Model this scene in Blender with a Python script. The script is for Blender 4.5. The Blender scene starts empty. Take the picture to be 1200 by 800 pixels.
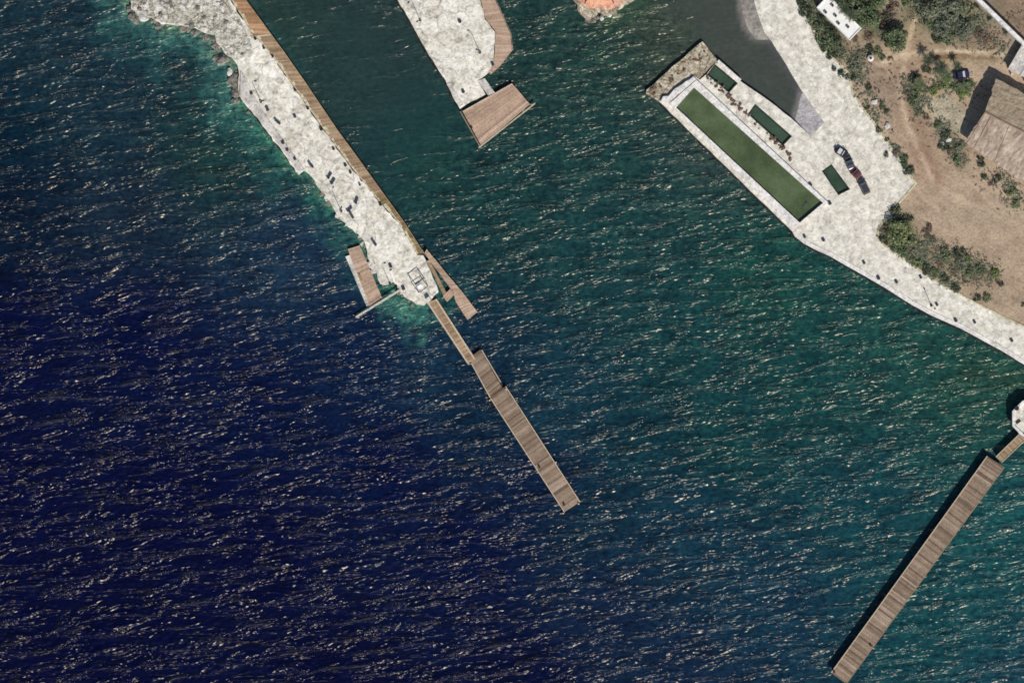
import bpy, bmesh, math, random
import numpy as np
from mathutils import Vector, Matrix, noise
from mathutils.geometry import delaunay_2d_cdt

C = bpy.context.scene
COL = C.collection
rng = random.Random(7)
R = math.radians
S = 0.25                      # metres per map pixel

# ------------------------------------------------------------------ camera, world, sun
H = 1500.0
cd = bpy.data.cameras.new('camera'); cam = bpy.data.objects.new('camera', cd); COL.objects.link(cam)
cam.location = (0, 0, H); cam.rotation_euler = (0, 0, 0)
cd.sensor_width = 36; cd.lens_unit = 'FOV'; cd.angle = 2 * math.atan(150 / H)
cd.clip_start = 10; cd.clip_end = 20000
C.camera = cam

SUN_EL, SHX, SHY = R(46), -0.40, 0.92          # shadows run up the map and a little left
w = bpy.data.worlds.new('World'); C.world = w; w.use_nodes = True
nt = w.node_tree; bg = nt.nodes['Background']
sky = nt.nodes.new('ShaderNodeTexSky'); sky.sky_type = 'NISHITA'; sky.sun_disc = False
sky.sun_elevation = SUN_EL; sky.sun_rotation = math.atan2(-SHX, -SHY) % (2 * math.pi)
nt.links.new(sky.outputs[0], bg.inputs[0]); bg.inputs[1].default_value = 0.075
sl = bpy.data.lights.new('sun', 'SUN'); so = bpy.data.objects.new('sun', sl); COL.objects.link(so)
sl.energy = 4.2; sl.angle = R(0.53); sl.color = (1.0, 0.945, 0.85)
d = Vector((SHX, SHY, 0)).normalized() * math.cos(SUN_EL) + Vector((0, 0, -math.sin(SUN_EL)))
so.rotation_euler = d.to_track_quat('-Z', 'Y').to_euler(); so.location = (60, -140, 150)
C.view_settings.view_transform = 'Standard'; C.view_settings.look = 'None'
C.view_settings.exposure = 0.0; C.view_settings.gamma = 1.0
C.view_settings.use_curve_mapping = False
C.cycles.use_denoising = False
C.cycles.filter_width = 1.7
C.cycles.max_bounces = 6

# ------------------------------------------------------------------ helpers
def lin(c):
    return tuple(((v / 255) / 12.92 if v / 255 <= 0.04045 else ((v / 255 + 0.055) / 1.055) ** 2.4) for v in c)
def alb(c, k=1.18):           # the surface colour that shows as c under this sun
    return tuple(v / k for v in lin(c)) + (1,)
def P(px, py, z=0.0):
    return Vector(((px - 600) * S, (400 - py) * S, z))
def Q(p): return ((p[0] - 600) * S, (400 - p[1]) * S)
def PL(pts): return [Q(p) for p in pts]

def inpoly(x, y, poly):
    c = False; j = len(poly) - 1
    for i in range(len(poly)):
        xi, yi = poly[i]; xj, yj = poly[j]
        if (yi > y) != (yj > y) and x < (xj - xi) * (y - yi) / (yj - yi) + xi: c = not c
        j = i
    return c
def edge_dist(x, y, poly):
    best = 1e9; n = len(poly)
    for i in range(n):
        ax, ay = poly[i]; bx, by = poly[(i + 1) % n]
        dx, dy = bx - ax, by - ay; l = dx * dx + dy * dy
        t = 0 if l == 0 else max(0, min(1, ((x - ax) * dx + (y - ay) * dy) / l))
        best = min(best, (x - ax - t * dx) ** 2 + (y - ay - t * dy) ** 2)
    return math.sqrt(best)
def rough_outline(poly, step, amp, rg=rng):
    out = []; n = len(poly)
    for i in range(n):
        a = Vector(poly[i]); b = Vector(poly[(i + 1) % n]); L = (b - a).length
        k = max(1, int(L / step)); nrm = Vector((-(b - a).y, (b - a).x)).normalized() if L > 0 else Vector((0, 0))
        for q in range(k):
            p = a.lerp(b, q / k)
            if q: p = p + nrm * rg.uniform(-amp, amp)
            out.append((p.x, p.y))
    return out

class MB:
    def __init__(s): s.v = []; s.f = []; s.t = []; s.c = None
    def box(s, c, sx, sy, sz, rot=0.0, tone=0.5, taper=1.0, tilt=None):
        """box with base centre c"""
        b = len(s.v); ca, sa = math.cos(rot), math.sin(rot)
        for z, k in ((0, 1), (sz, taper)):
            for x, y in ((-1, -1), (1, -1), (1, 1), (-1, 1)):
                x *= sx / 2 * k; y *= sy / 2 * k
                s.v.append((c[0] + x * ca - y * sa, c[1] + x * sa + y * ca, c[2] + z))
        for f in ((3, 2, 1, 0), (4, 5, 6, 7), (0, 1, 5, 4), (1, 2, 6, 5), (2, 3, 7, 6), (3, 0, 4, 7)):
            s.f.append(tuple(b + i for i in f)); s.t.append(tone)
        return s
    def quadbox(s, a, b, c, d, z0, z1, tone=0.5):
        """prism over a quad of xy points; z1 may be four heights"""
        i = len(s.v); zz = z1 if isinstance(z1, (list, tuple)) else (z1,) * 4
        pts = [a, b, c, d]
        ar = sum(pts[k][0] * pts[(k + 1) % 4][1] - pts[(k + 1) % 4][0] * pts[k][1] for k in range(4))
        if ar < 0: pts = pts[::-1]; zz = zz[::-1]
        for p in pts: s.v.append((p[0], p[1], z0))
        for p, z in zip(pts, zz): s.v.append((p[0], p[1], z))
        for f in ((3, 2, 1, 0), (4, 5, 6, 7), (0, 1, 5, 4), (1, 2, 6, 5), (2, 3, 7, 6), (3, 0, 4, 7)):
            s.f.append(tuple(i + k for k in f)); s.t.append(tone)
        return s
    def bar(s, a, b, wd, ht, tone=0.5):
        """horizontal beam from a to b (3D base points)"""
        a = Vector(a); b = Vector(b); n = Vector((-(b - a).y, (b - a).x, 0)).normalized() * wd / 2
        i = len(s.v)
        for p in (a - n, a + n, b + n, b - n): s.v.append(tuple(p))
        for p in (a - n, a + n, b + n, b - n): s.v.append((p.x, p.y, p.z + ht))
        for f in ((0, 1, 2, 3), (7, 6, 5, 4), (1, 0, 4, 5), (2, 1, 5, 6), (3, 2, 6, 7), (0, 3, 7, 4)):
            s.f.append(tuple(i + k for k in f)); s.t.append(tone)
        return s
    def tube(s, pts, rad, n=8, tone=0.5, cap=True):
        base = len(s.v); pts = [Vector(p) for p in pts]
        if not isinstance(rad, (list, tuple)): rad = [rad] * len(pts)
        for k, p in enumerate(pts):
            t = (pts[min(k + 1, len(pts) - 1)] - pts[max(k - 1, 0)]).normalized()
            u = t.cross(Vector((0, 0, 1)))
            if u.length < 1e-3: u = Vector((1, 0, 0))
            u.normalize(); v = t.cross(u).normalized()
            for j in range(n):
                a = 2 * math.pi * j / n
                s.v.append(tuple(p + (u * math.cos(a) + v * math.sin(a)) * rad[k]))
        for k in range(len(pts) - 1):
            for j in range(n):
                a = base + k * n + j; b = base + k * n + (j + 1) % n
                s.f.append((a, a + n, b + n, b)); s.t.append(tone)
        if cap:
            s.f.append(tuple(base + j for j in range(n))); s.t.append(tone)
            e = base + (len(pts) - 1) * n
            s.f.append(tuple(e + j for j in range(n - 1, -1, -1))); s.t.append(tone)
        return s
    def cyl(s, c, r, h, n=12, r2=None, tone=0.5):
        return s.tube([c, (c[0], c[1], c[2] + h)], [r, r if r2 is None else r2], n, tone)
    def face(s, pts, tone=0.5):
        b = len(s.v); s.v += [tuple(p) for p in pts]; s.f.append(tuple(range(b, b + len(pts)))); s.t.append(tone); return s
    def build(s, name, m, parent=None, origin=None, smooth=False):
        me = bpy.data.meshes.new(name)
        o = Vector(origin) if origin is not None else (parent.location.copy() if parent and not getattr(parent, 'local_build', False) and parent.get('abs') else Vector((0, 0, 0)))
        me.from_pydata([tuple(Vector(v) - o) for v in s.v], [], s.f)
        at = me.attributes.new('tone', 'FLOAT', 'FACE'); at.data.foreach_set('value', s.t)
        me.materials.append(m); me.update()
        if smooth: me.polygons.foreach_set('use_smooth', [True] * len(me.polygons))
        ob = bpy.data.objects.new(name, me); COL.objects.link(ob)
        if parent is not None: ob.parent = parent
        else: ob.location = o
        return ob

def tag(o, label, cat, group=None):
    o['label'] = label; o['category'] = cat
    if group: o['group'] = group
    return o
def thing(name, label, cat, loc=(0, 0, 0), rz=0.0, group=None, absolute=False):
    o = bpy.data.objects.new(name, None); COL.objects.link(o); o.location = loc; o.rotation_euler = (0, 0, rz)
    o.empty_display_size = 0.3
    tag(o, label, cat, group)
    if absolute: o['abs'] = 1
    return o
def dup(root, loc, rz=0.0, label=None, group=None, scale=None):
    r = root.copy(); COL.objects.link(r); r.location = loc; r.rotation_euler = (0, 0, rz)
    if scale is not None: r.scale = scale if isinstance(scale, (tuple, list)) else (scale,) * 3
    if label: r['label'] = label
    if group: r['group'] = group
    for ch in list(root.children):
        c = ch.copy(); COL.objects.link(c); c.parent = r
        for g in list(ch.children):
            e = g.copy(); COL.objects.link(e); e.parent = c
    return r

def sheet(name, outline, z, m, holes=(), grid=2.0, bump=0.0, bscale=0.25, zbot=-1.5, parent=None, batter=0.0, jitter=0.35, origin=None, edge_flat=0.6, cells=None):
    """a solid slab whose top follows an outline (world xy), with holes, uneven top and side walls"""
    xs = [p[0] for p in outline]; ys = [p[1] for p in outline]
    pts = []; edges = []
    for loop in [outline] + list(holes):
        b = len(pts); pts += [Vector(p) for p in loop]; n = len(loop)
        edges += [(b + i, b + (i + 1) % n) for i in range(n)]
    x = min(xs) + grid / 2
    rg = random.Random(len(name) * 31 + len(outline))
    while x < max(xs):
        y = min(ys) + grid / 2
        while y < max(ys):
            qx, qy = x + rg.uniform(-jitter, jitter) * grid, y + rg.uniform(-jitter, jitter) * grid
            if inpoly(qx, qy, outline) and edge_dist(qx, qy, outline) > grid * 0.3 and not any(inpoly(qx, qy, h) or edge_dist(qx, qy, h) < grid * 0.3 for h in holes):
                pts.append(Vector((qx, qy)))
            y += grid
        x += grid
    vs, es, fs, *_ = delaunay_2d_cdt(pts, edges, [], 0, 1e-5)
    keep = []
    for f in fs:
        cx = sum(vs[i].x for i in f) / len(f); cy = sum(vs[i].y for i in f) / len(f)
        if inpoly(cx, cy, outline) and not any(inpoly(cx, cy, h) for h in holes): keep.append(tuple(f))
    def zz(p):
        if not bump: return z
        h = noise.noise(Vector((p.x * bscale, p.y * bscale, 3.1))) + 0.6 * noise.noise(Vector((p.x * bscale * 2.7, p.y * bscale * 2.7, 9.1)))
        k = 1.0
        if edge_flat > 0: k = min(1, edge_dist(p.x, p.y, outline) / edge_flat) * 0.8 + 0.2
        return z + h * bump * k
    V = [(p.x, p.y, zz(p)) for p in vs]
    cnt = {}
    F = []
    for f in keep:
        a, b, c = V[f[0]], V[f[1]], V[f[2]]
        if (b[0] - a[0]) * (c[1] - a[1]) - (c[0] - a[0]) * (b[1] - a[1]) < 0: f = f[::-1]
        F.append(f)
        for i in range(len(f)):
            cnt.setdefault((min(f[i], f[(i + 1) % len(f)]), max(f[i], f[(i + 1) % len(f)])), []).append((f[i], f[(i + 1) % len(f)]))
    low = {}
    def lo(i):
        if i not in low:
            low[i] = len(V); V.append((V[i][0], V[i][1], zbot))
        return low[i]
    for k, e in cnt.items():
        if len(e) == 1:
            a, b = e[0]; F.append((b, a, lo(a), lo(b)))
    mb = MB(); mb.v = V; mb.f = F; mb.t = [0.5] * len(F)
    return mb.build(name, m, parent, origin)

# ------------------------------------------------------------------ materials
def newmat(name):
    m = bpy.data.materials.new(name); m.use_nodes = True
    n = m.node_tree; b = n.nodes['Principled BSDF']; return m, n, b
def N(n, t, **kw):
    x = n.nodes.new(t)
    for k, v in kw.items(): setattr(x, k, v)
    return x
def mapped(n, coord, scale, rot=0.0):
    if coord == 'Position': g = N(n, 'ShaderNodeNewGeometry'); src = g.outputs['Position']
    else: g = N(n, 'ShaderNodeTexCoord'); src = g.outputs['Object']
    mp = N(n, 'ShaderNodeMapping'); mp.inputs['Scale'].default_value = scale; mp.inputs['Rotation'].default_value = (0, 0, rot)
    if rot:                   # rotate first, then stretch
        m1 = N(n, 'ShaderNodeMapping'); m1.inputs['Rotation'].default_value = (0, 0, rot); mp.inputs['Rotation'].default_value = (0, 0, 0)
        n.links.new(src, m1.inputs[0]); n.links.new(m1.outputs[0], mp.inputs[0])
    else: n.links.new(src, mp.inputs[0])
    return mp.outputs[0]
def noise_tex(n, vec, scale, detail=4, rough=0.55, dist=0.0):
    t = N(n, 'ShaderNodeTexNoise'); t.inputs['Scale'].default_value = scale; t.inputs['Detail'].default_value = detail
    t.inputs['Roughness'].default_value = rough; t.inputs['Distortion'].default_value = dist
    n.links.new(vec, t.inputs['Vector']); return t.outputs['Fac']
def ramp(n, fac, stops, interp='LINEAR'):
    r = N(n, 'ShaderNodeValToRGB'); cr = r.color_ramp; cr.interpolation = interp
    while len(cr.elements) < len(stops): cr.elements.new(0.5)
    for e, (p, c) in zip(cr.elements, stops): e.position = p; e.color = c if len(c) == 4 else tuple(c) + (1,)
    n.links.new(fac, r.inputs[0]); return r.outputs[0]
def mix(n, mode, fac, a, b):
    x = N(n, 'ShaderNodeMix', data_type='RGBA', blend_type=mode)
    for sock, v in ((x.inputs['Factor'], fac), (x.inputs['A'], a), (x.inputs['B'], b)):
        if hasattr(v, 'is_output'): n.links.new(v, sock)
        elif isinstance(v, (int, float)): sock.default_value = v
        else: sock.default_value = v
    return x.outputs['Result']
def math_(n, op, a, b=None):
    x = N(n, 'ShaderNodeMath', operation=op)
    for i, v in enumerate((a, b)):
        if v is None: continue
        if hasattr(v, 'is_output'): n.links.new(v, x.inputs[i])
        else: x.inputs[i].default_value = v
    return x.outputs[0]
def bump(n, b, h, dist, strength=1.0):
    x = N(n, 'ShaderNodeBump'); x.inputs['Distance'].default_value = dist; x.inputs['Strength'].default_value = strength
    n.links.new(h, x.inputs['Height']); n.links.new(x.outputs[0], b.inputs['Normal'])
def gray(v): return (v, v, v, 1)

def stone(name, c_dark, c_mid, c_light, scale=0.6, fine=2.2, spots=0.5, rough=0.9, coord='Position', bd=0.35, stain=(0.30, 0.42), slab=0, slab_var=0.2, joint=0.5, fc=1.0):
    m, n, b = newmat(name); v = mapped(n, coord, (1, 1, 1))
    a = noise_tex(n, v, scale, 6, 0.65, 0.3)
    col = ramp(n, a, [(0.32, alb(c_dark)), (0.5, alb(c_mid)), (0.66, alb(c_light))])
    f = noise_tex(n, v, fine, 5, 0.7)
    col = mix(n, 'MULTIPLY', 1.0, col, ramp(n, f, [(0.32, gray(1 - 0.42 * fc)), (0.52, gray(1.0)), (0.7, gray(1 + 0.18 * fc))]))
    if slab:
        wob = N(n, 'ShaderNodeVectorMath', operation='MULTIPLY_ADD'); nt_ = N(n, 'ShaderNodeTexNoise'); nt_.inputs['Scale'].default_value = 0.5; n.links.new(v, nt_.inputs['Vector'])
        n.links.new(nt_.outputs['Color'], wob.inputs[0]); wob.inputs[1].default_value = (2.2, 2.2, 0); n.links.new(v, wob.inputs[2])
        flat = N(n, 'ShaderNodeVectorMath', operation='MULTIPLY'); flat.inputs[1].default_value = (1, 1, 0); n.links.new(wob.outputs[0], flat.inputs[0])
        vo = N(n, 'ShaderNodeTexVoronoi'); vo.inputs['Scale'].default_value = slab; n.links.new(flat.outputs[0], vo.inputs['Vector'])
        ve = N(n, 'ShaderNodeTexVoronoi', feature='DISTANCE_TO_EDGE'); ve.inputs['Scale'].default_value = slab; n.links.new(flat.outputs[0], ve.inputs['Vector'])
        sp = N(n, 'ShaderNodeSeparateColor'); n.links.new(vo.outputs['Color'], sp.inputs[0])
        col = mix(n, 'MULTIPLY', 1.0, col, ramp(n, sp.outputs[0], [(0.0, (1 - slab_var, 1 - slab_var * 1.05, 1 - slab_var * 1.2, 1)), (0.6, gray(1.0)), (1.0, gray(1 + slab_var * 0.4))]))
        brk = noise_tex(n, v, 0.35, 3, 0.6)
        jm = mix(n, 'MIX', ramp(n, brk, [(0.42, gray(0)), (0.56, gray(joint))]), gray(1), ramp(n, ve.outputs['Distance'], [(0.0, gray(0.25)), (0.06, gray(1))]))
        col = mix(n, 'MULTIPLY', 1.0, col, jm)
    s = noise_tex(n, v, 1.1, 3, 0.6, 0.8)
    col = mix(n, 'MULTIPLY', spots, col, ramp(n, s, [(stain[0], (0.28, 0.26, 0.24, 1)), (stain[1], gray(1))]))
    n.links.new(col, b.inputs['Base Color']); b.inputs['Roughness'].default_value = rough; b.inputs['Specular IOR Level'].default_value = 0.2
    bump(n, b, f, bd); return m
def wood(name, ca, cb, cc, coord='Position', rough=0.85):
    m, n, b = newmat(name); at = N(n, 'ShaderNodeAttribute', attribute_name='tone')
    v = mapped(n, coord, (1, 1, 1))
    col = ramp(n, at.outputs['Fac'], [(0.0, alb(ca)), (0.5, alb(cb)), (1.0, alb(cc))])
    f = noise_tex(n, v, 0.35, 5, 0.7); col = mix(n, 'MULTIPLY', 1.0, col, ramp(n, f, [(0.3, gray(0.72)), (0.55, gray(1.0)), (0.75, gray(1.14))]))
    g = noise_tex(n, v, 2.6, 4, 0.7); col = mix(n, 'MULTIPLY', 1.0, col, ramp(n, g, [(0.35, gray(0.72)), (0.5, gray(1)), (0.7, gray(1.1))]))
    n.links.new(col, b.inputs['Base Color']); b.inputs['Roughness'].default_value = rough; b.inputs['Specular IOR Level'].default_value = 0.2
    bump(n, b, g, 0.05); return m
def plain(name, c, rough=0.6, metal=0.0, var=0.25, scale=1.5, coord='Object', spec=0.4):
    m, n, b = newmat(name); f = noise_tex(n, mapped(n, coord, (1, 1, 1)), scale, 4, 0.6)
    col = mix(n, 'MULTIPLY', 1.0, alb(c), ramp(n, f, [(0.3, gray(1 - var)), (0.7, gray(1 + var * 0.4))]))
    n.links.new(col, b.inputs['Base Color']); b.inputs['Roughness'].default_value = rough; b.inputs['Metallic'].default_value = metal
    b.inputs['Specular IOR Level'].default_value = spec
    return m
def leafmat(name, ca, cb, cc):
    m, n, b = newmat(name); at = N(n, 'ShaderNodeAttribute', attribute_name='tone')
    col = ramp(n, at.outputs['Fac'], [(0.0, ca + (1,)), (0.55, cb + (1,)), (1.0, cc + (1,))])
    oi = N(n, 'ShaderNodeObjectInfo')
    col = mix(n, 'MULTIPLY', 1.0, col, ramp(n, oi.outputs['Random'], [(0, (0.75, 0.78, 0.8, 1)), (0.5, gray(1.0)), (1, (1.25, 1.15, 1.0, 1))]))
    n.links.new(col, b.inputs['Base Color']); b.inputs['Roughness'].default_value = 0.65; b.inputs['Specular IOR Level'].default_value = 0.25
    return m

M = {}
M['coral'] = stone('coral_stone', (202, 197, 183), (244, 239, 227), (253, 250, 243), 0.4, 1.1, 0.5, bd=0.25, slab=0.22, slab_var=0.16, joint=0.55, fc=0.7)
M['rubble'] = stone('rubble_stone', (164, 157, 142), (236, 231, 216), (252, 250, 244), 0.45, 1.2, 0.55, bd=0.7, stain=(0.36, 0.5), slab=0.4, slab_var=0.26, joint=1.0)
M['paving'] = stone('promenade_stone', (204, 200, 191), (236, 231, 220), (250, 246, 232), 0.55, 0.8, 0.25, bd=0.22, slab=0.55, slab_var=0.15, joint=0.45, fc=0.55)
M['breakwater'] = stone('breakwater_stone', (150, 138, 118), (212, 199, 176), (238, 230, 212), 0.5, 1.4, 0.8, bd=0.5, stain=(0.36, 0.48), slab=0.45, slab_var=0.35, joint=0.9)
M['white_wall'] = stone('limewashed_concrete', (210, 206, 200), (236, 233, 230), (248, 246, 244), 0.4, 1.6, 0.15, bd=0.08)
M['concrete'] = stone('grey_concrete', (178, 172, 168), (212, 207, 201), (232, 228, 221), 0.4, 1.6, 0.3, bd=0.1)
M['red_floor'] = stone('terracotta_floor', (190, 128, 104), (226, 172, 146), (240, 206, 186), 0.5, 1.6, 0.4, bd=0.1)
M['rock'] = stone('shore_rock', (92, 90, 84), (140, 136, 128), (192, 188, 180), 0.5, 1.4, 0.6, coord='Object')
M['white_rock'] = stone('white_rock', (200, 198, 192), (228, 226, 222), (244, 243, 240), 0.8, 2.2, 0.2, coord='Object')
M['wood_red'] = wood('rust_brown_boards', (158, 120, 90), (190, 150, 114), (214, 178, 142))
M['wood_tan'] = wood('tan_boards', (142, 118, 94), (172, 146, 118), (200, 176, 148))
M['wood_ochre'] = wood('ochre_boards', (118, 102, 72), (150, 130, 94), (178, 158, 118))
M['wood_pink'] = wood('pinkish_boards', (166, 138, 118), (198, 170, 148), (222, 196, 176))
M['wood_grey'] = wood('weathered_boards', (120, 102, 88), (154, 134, 116), (184, 164, 146))
M['rail'] = plain('pale_timber', (206, 188, 164), 0.8, var=0.3, coord='Position')
M['pile'] = plain('wet_timber', (84, 70, 58), 0.7, var=0.4)
M['white_paint'] = plain('white_paint', (252, 251, 248), 0.5, var=0.12, coord='Position')
M['weathered_white'] = plain('weathered_white_paint', (206, 202, 188), 0.7, var=0.3, coord='Position')
M['black'] = plain('black_plastic', (38, 38, 42), 0.5, var=0.3)
M['dark_cloth'] = plain('dark_slate_cloth', (62, 66, 84), 0.85, var=0.3)
M['metal'] = plain('galvanised_metal', (150, 150, 148), 0.45, 0.3, 0.2)
M['tyre'] = plain('rubber', (28, 28, 30), 0.8)
M['glass'] = plain('dark_car_glass', (30, 36, 44), 0.08, spec=0.6)
M['glass_pale'] = plain('pale_trim_and_glass_reflection', (214, 216, 220), 0.2, var=0.1)  # windscreen reflection painted as a pale colour; also serves seats and headlights
M['thatch_grey'] = None
M['tank'] = plain('white_tank_plastic', (232, 230, 224), 0.4, var=0.12)
M['trunk'] = plain('bark', (96, 80, 64), 0.9, var=0.5, scale=3)
M['leaf'] = leafmat('green_leaves', (0.031, 0.05, 0.024), (0.102, 0.138, 0.066), (0.228, 0.258, 0.144))
M['leaf_grey'] = leafmat('grey_green_leaves', (0.048, 0.06, 0.042), (0.138, 0.156, 0.102), (0.264, 0.276, 0.198))
M['leaf_dark'] = leafmat('dark_leaves', (0.018, 0.026, 0.017), (0.052, 0.072, 0.044), (0.13, 0.156, 0.091))
M['leaf_dry'] = leafmat('dry_brown_leaves', (0.06, 0.038, 0.03), (0.16, 0.11, 0.085), (0.27, 0.2, 0.155))
M['leaf_bright'] = leafmat('bright_leaves', (0.045, 0.07, 0.02), (0.13, 0.18, 0.06), (0.27, 0.32, 0.13))

M['kerb'] = stone('cream_kerb', (186, 176, 144), (216, 206, 174), (234, 226, 198), 0.5, 1.4, 0.5)
# sea
def sea_material():
    m, n, b = newmat('sea_water')
    at = N(n, 'ShaderNodeAttribute', attribute_name='depth_colour')
    wv = N(n, 'ShaderNodeAttribute', attribute_name='chop')
    ang = R(-6)
    big = noise_tex(n, mapped(n, 'Position', (0.07, 0.24, 1), ang), 1.0, 1, 0.4, 0.3)
    mid = noise_tex(n, mapped(n, 'Position', (0.36, 0.55, 1), ang * 1.4), 1.0, 1, 0.35, 0.0)
    sm = noise_tex(n, mapped(n, 'Position', (0.66, 0.92, 1), ang * 0.5), 1.0, 0, 0.4, 0.0)
    gust = noise_tex(n, mapped(n, 'Position', (0.085, 0.30, 1), ang), 1.0, 3, 0.62, 0.5)
    tint = noise_tex(n, mapped(n, 'Position', (0.10, 0.16, 1), ang), 1.0, 5, 0.7)
    col = mix(n, 'MULTIPLY', 1.0, at.outputs['Color'], ramp(n, tint, [(0.3, (0.55, 0.55, 0.62, 1)), (0.52, gray(1.0)), (0.72, (1.4, 1.35, 1.2, 1))]))
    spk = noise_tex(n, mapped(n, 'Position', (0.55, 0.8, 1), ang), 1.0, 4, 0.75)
    col = mix(n, 'MULTIPLY', 1.0, col, ramp(n, spk, [(0.32, (0.35, 0.4, 0.5, 1)), (0.5, gray(1.0)), (0.68, (1.9, 1.65, 1.35, 1))]))  # speckle mottles the colour and paints in the dark patches between waves
    col = mix(n, 'MIX', ramp(n, wv.outputs['Fac'], [(0.05, gray(0.25)), (0.5, gray(1))]), at.outputs['Color'], col)
    sh = N(n, 'ShaderNodeAttribute', attribute_name='shallow')
    reef = noise_tex(n, mapped(n, 'Position', (0.9, 0.9, 1)), 0.55, 6, 0.75, 0.6)
    col = mix(n, 'MULTIPLY', sh.outputs['Fac'], col, ramp(n, reef, [(0.36, (0.25, 0.32, 0.42, 1)), (0.5, gray(0.95)), (0.62, (1.9, 1.65, 1.5, 1))]))
    hh = math_(n, 'ADD', math_(n, 'MULTIPLY', big, 0.5), math_(n, 'ADD', math_(n, 'MULTIPLY', mid, 0.85), math_(n, 'MULTIPLY', sm, 0.42)))
    amp = math_(n, 'MULTIPLY', wv.outputs['Fac'], ramp(n, gust, [(0.45, gray(0.18)), (0.58, gray(0.50)), (0.73, gray(1.5))]))
    hh = math_(n, 'MULTIPLY', hh, amp)
    n.nodes.remove(b); out = n.nodes['Material Output']
    df = N(n, 'ShaderNodeBsdfDiffuse'); gl = N(n, 'ShaderNodeBsdfGlossy', distribution='GGX'); gl.inputs['Roughness'].default_value = 0.25; gl.inputs['Color'].default_value = (0.72, 0.67, 0.55, 1)
    fr = N(n, 'ShaderNodeFresnel'); fr.inputs['IOR'].default_value = 1.333; mx = N(n, 'ShaderNodeMixShader')
    bp = N(n, 'ShaderNodeBump'); bp.inputs['Distance'].default_value = 1.35; n.links.new(hh, bp.inputs['Height'])
    bw_ = N(n, 'ShaderNodeBump'); bw_.inputs['Distance'].default_value = 0.62; n.links.new(hh, bw_.inputs['Height'])   # light scattered from inside the water feels the ripples less
    n.links.new(col, df.inputs['Color']); n.links.new(bw_.outputs[0], df.inputs['Normal'])
    n.links.new(bp.outputs[0], gl.inputs['Normal']); n.links.new(bp.outputs[0], fr.inputs['Normal'])
    n.links.new(fr.outputs[0], mx.inputs[0]); n.links.new(df.outputs[0], mx.inputs[1]); n.links.new(gl.outputs[0], mx.inputs[2]); n.links.new(mx.outputs[0], out.inputs['Surface'])
    return m
M['sea'] = sea_material()
def pool_material(name, c):
    m, n, b = newmat(name)
    t = noise_tex(n, mapped(n, 'Position', (1, 1, 1)), 0.12, 4, 0.6)
    f = noise_tex(n, mapped(n, 'Position', (1, 1, 1)), 1.2, 4, 0.7)
    col = mix(n, 'MULTIPLY', 1.0, alb(c), ramp(n, t, [(0.35, gray(0.72)), (0.65, gray(1.22))]))
    col = mix(n, 'MULTIPLY', 1.0, col, ramp(n, f, [(0.35, gray(0.88)), (0.65, gray(1.1))]))
    n.links.new(col, b.inputs['Base Color']); b.inputs['IOR'].default_value = 1.333; b.inputs['Roughness'].default_value = 0.08
    bump(n, b, f, 0.03); return m
M['pool'] = pool_material('green_pool_water', (86, 101, 72))
M['pool_dark'] = pool_material('dark_pool_water', (62, 82, 68))

# ------------------------------------------------------------------ sea
CAUSE = [(40, -180), (120, -60), (142, -20), (153, 0), (154, 10), (163, 20), (178, 21), (190, 28), (213, 30), (227, 32), (243, 40), (252, 41), (254, 50), (263, 62), (275, 72), (280, 83),
         (279, 94), (281, 113), (298, 135), (315, 157), (333, 181), (350, 205), (356, 200), (362, 204), (377, 225), (388, 238), (400, 258), (408, 266), (421, 275),
         (429, 289), (432, 304), (439, 314), (442, 322), (446, 333), (465, 333), (468, 340), (474, 348), (487, 356), (497, 358), (505, 352), (514, 342), (507, 325), (500, 307),
         (496, 299), (489, 299), (481, 284), (468, 262), (440, 232), (410, 195), (380, 154), (360, 125), (340, 96), (315, 60), (295, 40), (270, 0), (232, -60), (150, -180)]
MIDP = [(440, -60), (466, 0), (477, 19), (487, 37), (494, 50), (500, 60), (510, 76), (522, 94), (530, 112), (539, 128), (546, 123), (558, 117), (569, 111), (572, 112), (580, 109),
        (573, 98), (568, 92), (574, 89), (585, 80), (600, 60), (598, 40), (588, 18), (580, 0), (558, -60)]
MIDP_STONE = [(375, -180), (440, -60), (466, 0), (477, 19), (487, 37), (494, 50), (500, 60), (510, 76), (522, 94), (530, 112), (539, 128), (546, 123), (558, 117), (569, 111),
        (560, 95), (566, 91), (574, 84), (578, 75), (579, 63), (580, 50), (580, 38), (568, 23), (563, 0), (540, -60), (490, -180)]
RED = [(610, -180), (664, -40), (671, 0), (676, 6), (677, 13), (682, 19), (688, 24), (699, 19), (701, 15), (705, 16), (713, 20), (725, 12), (740, 3), (752, -8), (770, -40), (740, -180)]
PROM_OUT = [(877, -60), (883, 0), (886, 12), (896, 40), (904, 49), (921, 76), (938, 105), (953, 126), (966, 144), (950, 160), (939, 150), (927, 139), (900, 118), (868, 96), (845, 75), (823, 49)]
PROM_OUT2 = [(928, 271), (931, 277), (941, 285), (956, 293), (972, 300), (1000, 316), (1021, 328), (1043, 341), (1068, 357), (1092, 370), (1124, 384), (1148, 397), (1172, 410), (1200, 427), (1300, 480)]
PROM_IN = [(1300, 430), (1200, 384), (1172, 371), (1144, 357), (1115, 341), (1092, 328), (1069, 312), (1048, 297), (1033, 287), (1027, 277), (1028, 267), (1040, 252), (1057, 232), (1072, 215), (1056, 193), (1040, 170), (1020, 141),
           (1007, 124), (998, 110), (993, 88), (988, 80), (978, 72), (967, 62), (960, 52), (954, 38), (946, 22), (932, 0), (900, -60)]
BREAK = [(823, 49), (757, 106), (757, 110), (772, 119), (776, 113), (783, 112), (789, 104), (812, 89), (819, 93), (826, 86), (838, 74), (845, 75)]
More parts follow.
